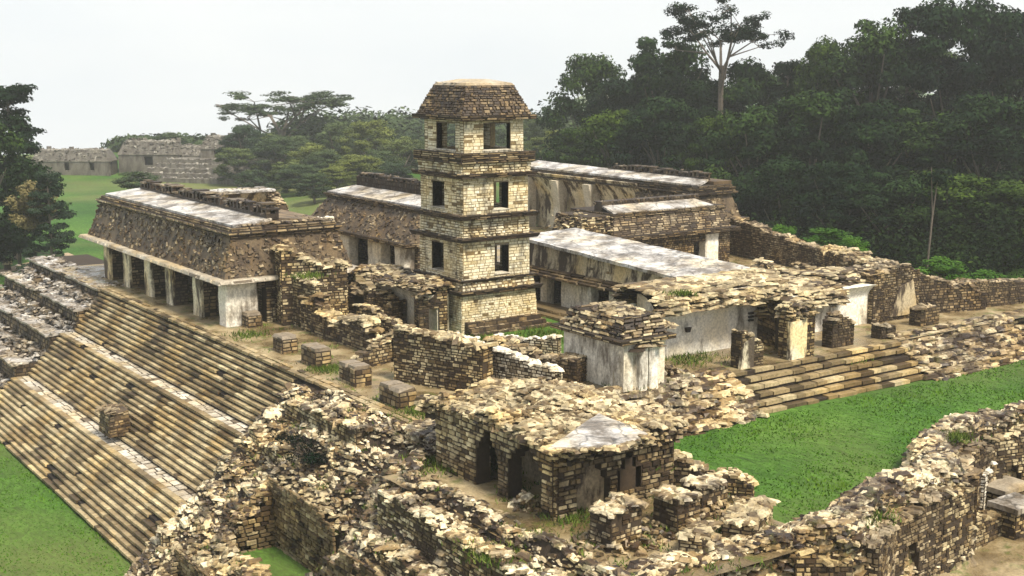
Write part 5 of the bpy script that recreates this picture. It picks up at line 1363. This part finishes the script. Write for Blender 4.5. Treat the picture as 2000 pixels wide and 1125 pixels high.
jungle = [
 (1150, 225, 100, 150, 'broad', 1, "leftmost tall forest tree, hazy crown standing clear against the sky"),
 (1215, 215, 140, 150, 'broad', 2, "dark forest tree just right of the leftmost hazy one"),
 (1290, 210, 60, 190, 'broad', 3, "tall forest tree whose domed top is left of the lone umbrella tree"),
 (1370, 205, 150, 150, 'broad', 1, "dark crown directly beneath the lone umbrella tree"),
 (1450, 205, 110, 160, 'broad', 2, "dark crown low on the skyline dip right of the umbrella tree"),
 (1530, 200, 115, 140, 'layered', 5, "tiered crown in the middle of the skyline dip"),
 (1600, 195, 68, 130, 'broad', 2, "narrow tree sticking out before the tallest forest block"),
 (1690, 190, 25, 200, 'broad', 3, "left shoulder of the tallest forest block at upper right"),
 (1760, 190, 10, 170, 'layered', 5, "tiered tall tree behind the upper right shoulder"),
 (1850, 185, -10, 210, 'broad', 1, "tallest crown reaching the top edge of the photo"),
 (1950, 185, 5, 200, 'broad', 2, "tall crown second from the right edge of the photo"),
 (2040, 185, -10, 200, 'broad', 3, "tall crown cut by the right edge of the photo"),
 (1130, 200, 240, 120, 'broad', 2, "low pale green tree just right of the tower above the far roofs"),
 (1200, 190, 205, 150, 'broad', 3, "rounded mid green tree behind the long rear gallery"),
 (1290, 185, 185, 170, 'broad', 1, "broad grey green dome in front of the hazy forest"),
 (1390, 180, 215, 130, 'broad', 2, "mid slope crown above the end of the rear gallery"),
 (1470, 172, 195, 190, 'broad', 3, "wide olive green crown arching over the slope centre"),
 (1580, 170, 170, 210, 'broad', 1, "large yellowish green domed crown in the middle of the forest"),
 (1690, 165, 190, 180, 'broad', 2, "dark mid slope crown right of the large yellowish dome"),
 (1800, 165, 200, 200, 'broad', 3, "dark mid slope crown under the tallest forest block"),
 (1920, 160, 180, 220, 'broad', 1, "shadowed mid slope crown near the right edge"),
 (1390, 160, 310, 120, 'bush', 7, "small dense tree close behind the rear gallery corner"),
 (1440, 158, 335, 120, 'broad', 3, "low bright sided tree just right of the rear gallery end"),
 (1530, 150, 300, 170, 'broad', 2, "dark low tree over the brown enclosure wall"),
 (1640, 145, 310, 170, 'broad', 1, "low feathery tree with light green left side"),
 (1740, 140, 330, 190, 'broad', 3, "black green low tree behind the bright bushes"),
 (1860, 138, 330, 210, 'broad', 2, "deep shade low tree above the masonry peak"),
 (1970, 135, 350, 190, 'broad', 1, "lowest dark tree at the right edge over the terrace end"),
]
for (u, D, vt, w_, kd, sd_, lb) in jungle:
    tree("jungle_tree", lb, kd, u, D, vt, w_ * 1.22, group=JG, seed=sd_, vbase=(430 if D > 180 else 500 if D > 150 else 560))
for (u, D, vt, w_, sd_, lb) in [(1490, 235, 140, 170, 1, "far crown closing the skyline dip beside the tiered crown"), (1590, 235, 120, 170, 3, "far crown under the narrow tree of the skyline dip"), (1690, 232, 95, 170, 2, "far crown filling the notch left of the tallest forest block"),
                               (1800, 230, 70, 180, 3, "far crown showing through the tallest forest block"), (1925, 228, 65, 190, 1, "far crown between the two rightmost tall trees"), (1330, 238, 150, 150, 2, "far crown right of the tall domed tree")]:
    tree("jungle_tree", lb, 'broad', u, D, vt, w_ * 1.25, group=JG, seed=sd_, vbase=330)
tree("umbrella_tree", "lone emergent tree with bare limbs and flat sprays high above the forest", 'umbrella', 1402, 200, -12, 230, seed=9, vbase=260)
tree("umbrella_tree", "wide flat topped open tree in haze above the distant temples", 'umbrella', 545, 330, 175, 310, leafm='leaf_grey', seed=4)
for (u, D, vt, w_, kd, sd_, m_, lb) in [
 (28, 175, 160, 230, 'layered', 5, 'leaf', "huge dark tiered tree filling the left edge above the lawn"),
 (-30, 160, 215, 190, 'broad', 2, 'leaf', "dark dense tree cut by the left edge under the huge tiered tree"),
 (95, 150, 330, 120, 'layered', 6, 'leaf_grey', "small feathery tree standing alone on the lawn at left"),
 (30, 165, 400, 120, 'broad', 3, 'leaf', "low dark shrub mass at the foot of the huge tiered tree"),
 (480, 300, 240, 130, 'broad', 1, 'leaf_grey', "round tree behind the right distant temple"),
 (545, 290, 262, 150, 'broad', 2, 'leaf_grey', "round tree under the left side of the flat topped tree"),
 (610, 280, 275, 130, 'broad', 3, 'leaf_grey', "pale round tree under the right side of the flat topped tree"),
 (660, 300, 235, 120, 'broad', 1, 'leaf_grey', "hazy tree left of the round skyline hump"),
 (720, 290, 230, 150, 'broad', 2, 'leaf_grey', "hazy tree forming the skyline hump left of the tower"),
 (790, 280, 262, 130, 'broad', 3, 'leaf_grey', "soft green tree touching the left side of the tower"),
 (700, 250, 300, 150, 'broad', 1, 'leaf_grey', "nearer tree just above the pierced roof comb"),
 (590, 255, 318, 130, 'broad', 2, 'leaf_grey', "nearer bushy tree between the two pale roofs"),
 (500, 262, 325, 110, 'bush', 7, 'leaf_grey', "bushy tree on the slope below the right distant temple"),
 (1040, 300, 222, 100, 'broad', 1, 'leaf_grey', "blue hazy tree beside the right side of the tower"),
 (1085, 285, 250, 110, 'broad', 2, 'leaf_grey', "blue green hazy tree in the gap before the dark forest"),
 (1000, 310, 240, 90, 'broad', 3, 'leaf_grey', "distant tree seen through the tower openings"),
 (905, 300, 240, 120, 'broad', 1, 'leaf_grey', "distant tree directly behind the tower top room"),
 (340, 340, 255, 100, 'broad', 3, 'leaf_grey', "blue distant tree rising behind the middle temple"),
]:
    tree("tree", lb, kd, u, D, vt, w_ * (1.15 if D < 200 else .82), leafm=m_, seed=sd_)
for k, (u, D, vt, w_) in enumerate([(430, 320, 262, 80), (465, 285, 285, 90), (520, 310, 255, 85), (580, 300, 262, 95), (635, 270, 290, 100), (685, 320, 240, 95), (755, 310, 240, 100), (745, 265, 290, 100), (800, 320, 255, 80), (660, 245, 322, 90), (770, 240, 315, 90), (560, 265, 312, 85), (840, 290, 262, 90), (1060, 270, 262, 90), (1015, 285, 262, 85), (615, 235, 335, 80)]):
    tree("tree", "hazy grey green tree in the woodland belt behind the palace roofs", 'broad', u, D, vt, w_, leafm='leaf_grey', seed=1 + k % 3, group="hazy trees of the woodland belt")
for (u, D, vt, w_, vb, m_, lb) in [(62, 152, 345, 90, 455, 'leaf_tan', "tan leaved shrub beside the small feathery tree"),
                               (270, 215, 330, 90, 372, 'leaf_grey', "green shrub on the slope below the middle temple"),
                               (100, 128, 495, 90, 560, 'leaf_grey', "low grey green bush against the far end of the stepped terraces"),
                               (1530, 118, 435, 70, 500, 'leaf_bright', "small bright green bush over the brown enclosure wall"),
                               (1625, 118, 440, 110, 510, 'leaf_bright', "large bright green bush at the forest foot"),
                               (1668, 108, 495, 75, 530, 'leaf_bright', "low clipped looking green bush in front of the large one"),
                               (1845, 105, 500, 110, 575, 'leaf_bright', "green bush right behind the tall masonry peak"),
                               (1935, 105, 548, 110, 600, 'leaf_bright', "flat green bush over the long low wall at right")]:
    tree("bush", lb, 'bush', u, D, vt, w_ * 1.1, leafm=m_, seed=7, vbase=vb, cat="bush")
# slender pale trunks showing in front of the dark forest
for (u, vb, vt, D, lb) in [(1812, 500, 345, 122, "slender forked pale trunk in the dark forest at right")]:
    x, y, zb = dirpt(u, D, vb); _, _, zt = dirpt(u, D, vt)
    t = thing("sapling", lb, "tree", (x, y, zb - 4))
    g = G(); mdl = (x + .5, y + .1, (zb + zt) / 2); tube(g, (x - .3, y, zb - 5), mdl, .13, .1); tube(g, mdl, (x + .9, y, zt), .1, .05); tube(g, mdl, (x - .2, y, zt + 1), .07, .04); g.build("trunk", ['bark'], t)
    g = G(); leaves(g, (x + .7, y, zt), (1.8, 1.8, .9), 300, .2, tint=.3); g.build("crown", ['leaf'], t)
# backing forest mass
g = G()
for k in range(260):
    u = R.uniform(1080, 2250); D = R.uniform(205, 300); x, y, _ = dirpt(u, D); zt_ = dirpt(u, D, R.uniform(190, 460) - 0)[2] - 2
    leaves(g, (x, y, zt_), (6, 6, 3.5), 150, .7, tint=R.uniform(.2, .5))
for k in range(330):
    u = R.uniform(1440, 2250); D = R.uniform(118, 175); x, y, _ = dirpt(u, D)
    if x < 93: continue
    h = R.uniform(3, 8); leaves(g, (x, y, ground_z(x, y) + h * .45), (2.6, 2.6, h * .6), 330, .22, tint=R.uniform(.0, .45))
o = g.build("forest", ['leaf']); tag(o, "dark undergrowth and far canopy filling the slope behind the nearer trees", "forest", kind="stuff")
g = G()
for k in range(420):
    u = R.uniform(560, 1250) if k < 300 else R.uniform(240, 560); D = R.uniform(325, 400) if k < 300 else R.uniform(350, 400); x, y, _ = dirpt(u, D); z = ground_z(x, y)
    h = R.uniform(9, 15) if k < 300 else R.uniform(3, 5.5)
    leaves(g, (x, y, z + h * .5), (7, 7, h * .5), 200, .8, tint=R.uniform(.25, .6))
o = g.build("far_woods", ['leaf_grey']); tag(o, "blue hazy woodland covering the far ridges", "woods", kind="stuff")

# ------------------------------------------------------------------ plants growing on the ruins
def weed_patch(g, x, y, z, r, n, h=.3):
    q = NR.normal(0, r, (n, 2)); a_ = NR.uniform(0, 6.28, n); e = np.stack([np.cos(a_), np.sin(a_), np.zeros(n)], 1) * .035
    B = np.stack([x + q[:, 0], y + q[:, 1], np.full(n, z)], 1); T_ = B + np.stack([NR.normal(0, .1, n), NR.normal(0, .1, n), NR.uniform(.4, 1, n) * h], 1)
    g.add(np.stack([B - e, B + e, T_], 1).reshape(-1, 3), np.arange(n * 3).reshape(n, 3), np.repeat(NR.uniform(.2, 1, n), 3))
M['weed'] = leaf_mat("weed_leaves", (.02, .04, .008), (.07, .11, .018), (.19, .22, .05))
g = G()
for (u, v, z, r, n) in [(1240, 905, .2, .5, 500), (1345, 950, -1.2, .8, 900), (1265, 960, -1, .6, 500), (870, 905, -.9, .9, 700), (820, 806, 0, .8, 600), (640, 722, 0, .5, 500), (1110, 1010, -.95, .6, 400), (1420, 1040, -1, .7, 500),
                        (1330, 575, 4.3, .4, 250), (1230, 745, .1, .8, 500), (1340, 700, .05, 1.0, 700), (950, 665, .1, .7, 500), (1060, 655, .1, 1.2, 900), (740, 790, -.1, .5, 300), (480, 655, 0, .6, 300), (1650, 700, -.6, .8, 300), (960, 1085, -1, .6, 300), (1860, 855, -.3, .5, 500), (1820, 1010, -4, .6, 400), (1700, 1010, -.6, .5, 200), (600, 540, 3.8, .6, 300)]:
    x, y = at(u, v, z); weed_patch(g, x, y, z, r, n, .3)
for k in range(420):
    x, y = R.uniform(19, 37), R.uniform(31, 62); z = mound_z(x, y, True) if x < 30 else -1.0
    if inpit(x, y) or z < -9: continue
    weed_patch(g, x, y, z + .08, .18, 16, .22)
for k in range(160):
    x, y = R.uniform(31, 55), R.uniform(51, 80); weed_patch(g, x, y, 0, .25, 14, .18)
o = g.build("weeds", ['weed']); tag(o, "weeds and grass tufts sprouting between the ruin stones", "weeds", kind="stuff")
sx, sy = at(612, 905, -2.6)
sh = thing("shrub", "dark leafless looking shrub growing on the rubble beside the great stairs", "shrub", (sx, sy, mound_z(sx, sy, True)))
g = G(); z0_ = mound_z(sx, sy, True)
for k in range(60):
    a = R.uniform(0, 6.28); r = R.uniform(.3, 1.5); tube(g, (sx + R.gauss(0, .3), sy + R.gauss(0, .3), z0_), (sx + r * math.cos(a), sy + r * math.sin(a) * 1.3, z0_ + R.uniform(.3, 1.1)), .025, .008, 4)
g.build("twigs", ['bark'], sh)
g = G()
for k in range(14): leaves(g, (sx + R.gauss(0, .7), sy + R.gauss(0, .9), z0_ + R.uniform(.2, .9)), (.5, .5, .3), 130, .06, tint=R.uniform(.05, .6))
g.build("leaves", ['leaf'], sh)

# ------------------------------------------------------------------ grass blades on the near lawns
g = G(); N = 90000
def lawn_pts(n, x0, x1, y0, y1): return np.stack([NR.uniform(x0, x1, n), NR.uniform(y0, y1, n)], 1)
P_ = np.concatenate([lawn_pts(14000, 6, 21, 60, 100), lawn_pts(34000, 36, 100, 34, 49)])
keep = [i for i, (x, y) in enumerate(P_) if (x < 21) or (y < 47.7 and crest_near(x, y)[1] > 0 and y > 34 + (42 - x) * .6)]
P_ = P_[keep]; n_ = len(P_)
Z_ = np.array([ground_z(x, y) for x, y in P_])
dn = np.array([mnoise.noise((x * .25, y * .25, 3)) + .6 * mnoise.noise((x * 1.1, y * 1.1, 6)) for x, y in P_])
h_ = np.clip(.07 + .12 * dn, .03, .17)[:, None]; a_ = NR.uniform(0, 6.28, n_); w2 = .05
ex = np.stack([np.cos(a_), np.sin(a_), np.zeros(n_)], 1) * w2; B = np.concatenate([P_, Z_[:, None]], 1)
tip = B + np.concatenate([NR.normal(0, .05, (n_, 2)), np.zeros((n_, 1))], 1); tip[:, 2:] += h_
V = np.stack([B - ex, B + ex, tip], 1).reshape(-1, 3)
g.add(V, np.arange(n_ * 3).reshape(n_, 3), np.repeat(np.clip(.45 + dn * .6 + NR.normal(0, .15, n_), 0, 1), 3))
M['blade'] = leaf_mat("grass_blades", (.028, .080, .010), (.042, .112, .012), (.085, .165, .022))
o = g.build("grass", ['blade']); tag(o, "short uneven grass growing on the lawns beside the ruins", "grass", kind="stuff")

# ------------------------------------------------------------------ haze
m = bpy.data.materials.new("air_haze"); m.use_nodes = True; n = m.node_tree.nodes; n.clear()
out = n.new("ShaderNodeOutputMaterial"); vv = n.new("ShaderNodeVolumePrincipled")
vv.inputs["Color"].default_value = (.93, .96, 1, 1); vv.inputs["Density"].default_value = .0003; vv.inputs["Anisotropy"].default_value = .2
m.node_tree.links.new(vv.outputs[0], out.inputs["Volume"])
M['haze'] = m
g = G(); box(g, -420, -80, -112, 1130, 1330, 75); o = g.build("haze", ['haze']); o['kind'] = 'stuff'; o['label'] = "thin pale haze in the humid air over ruins and forest"
o['category'] = "haze"
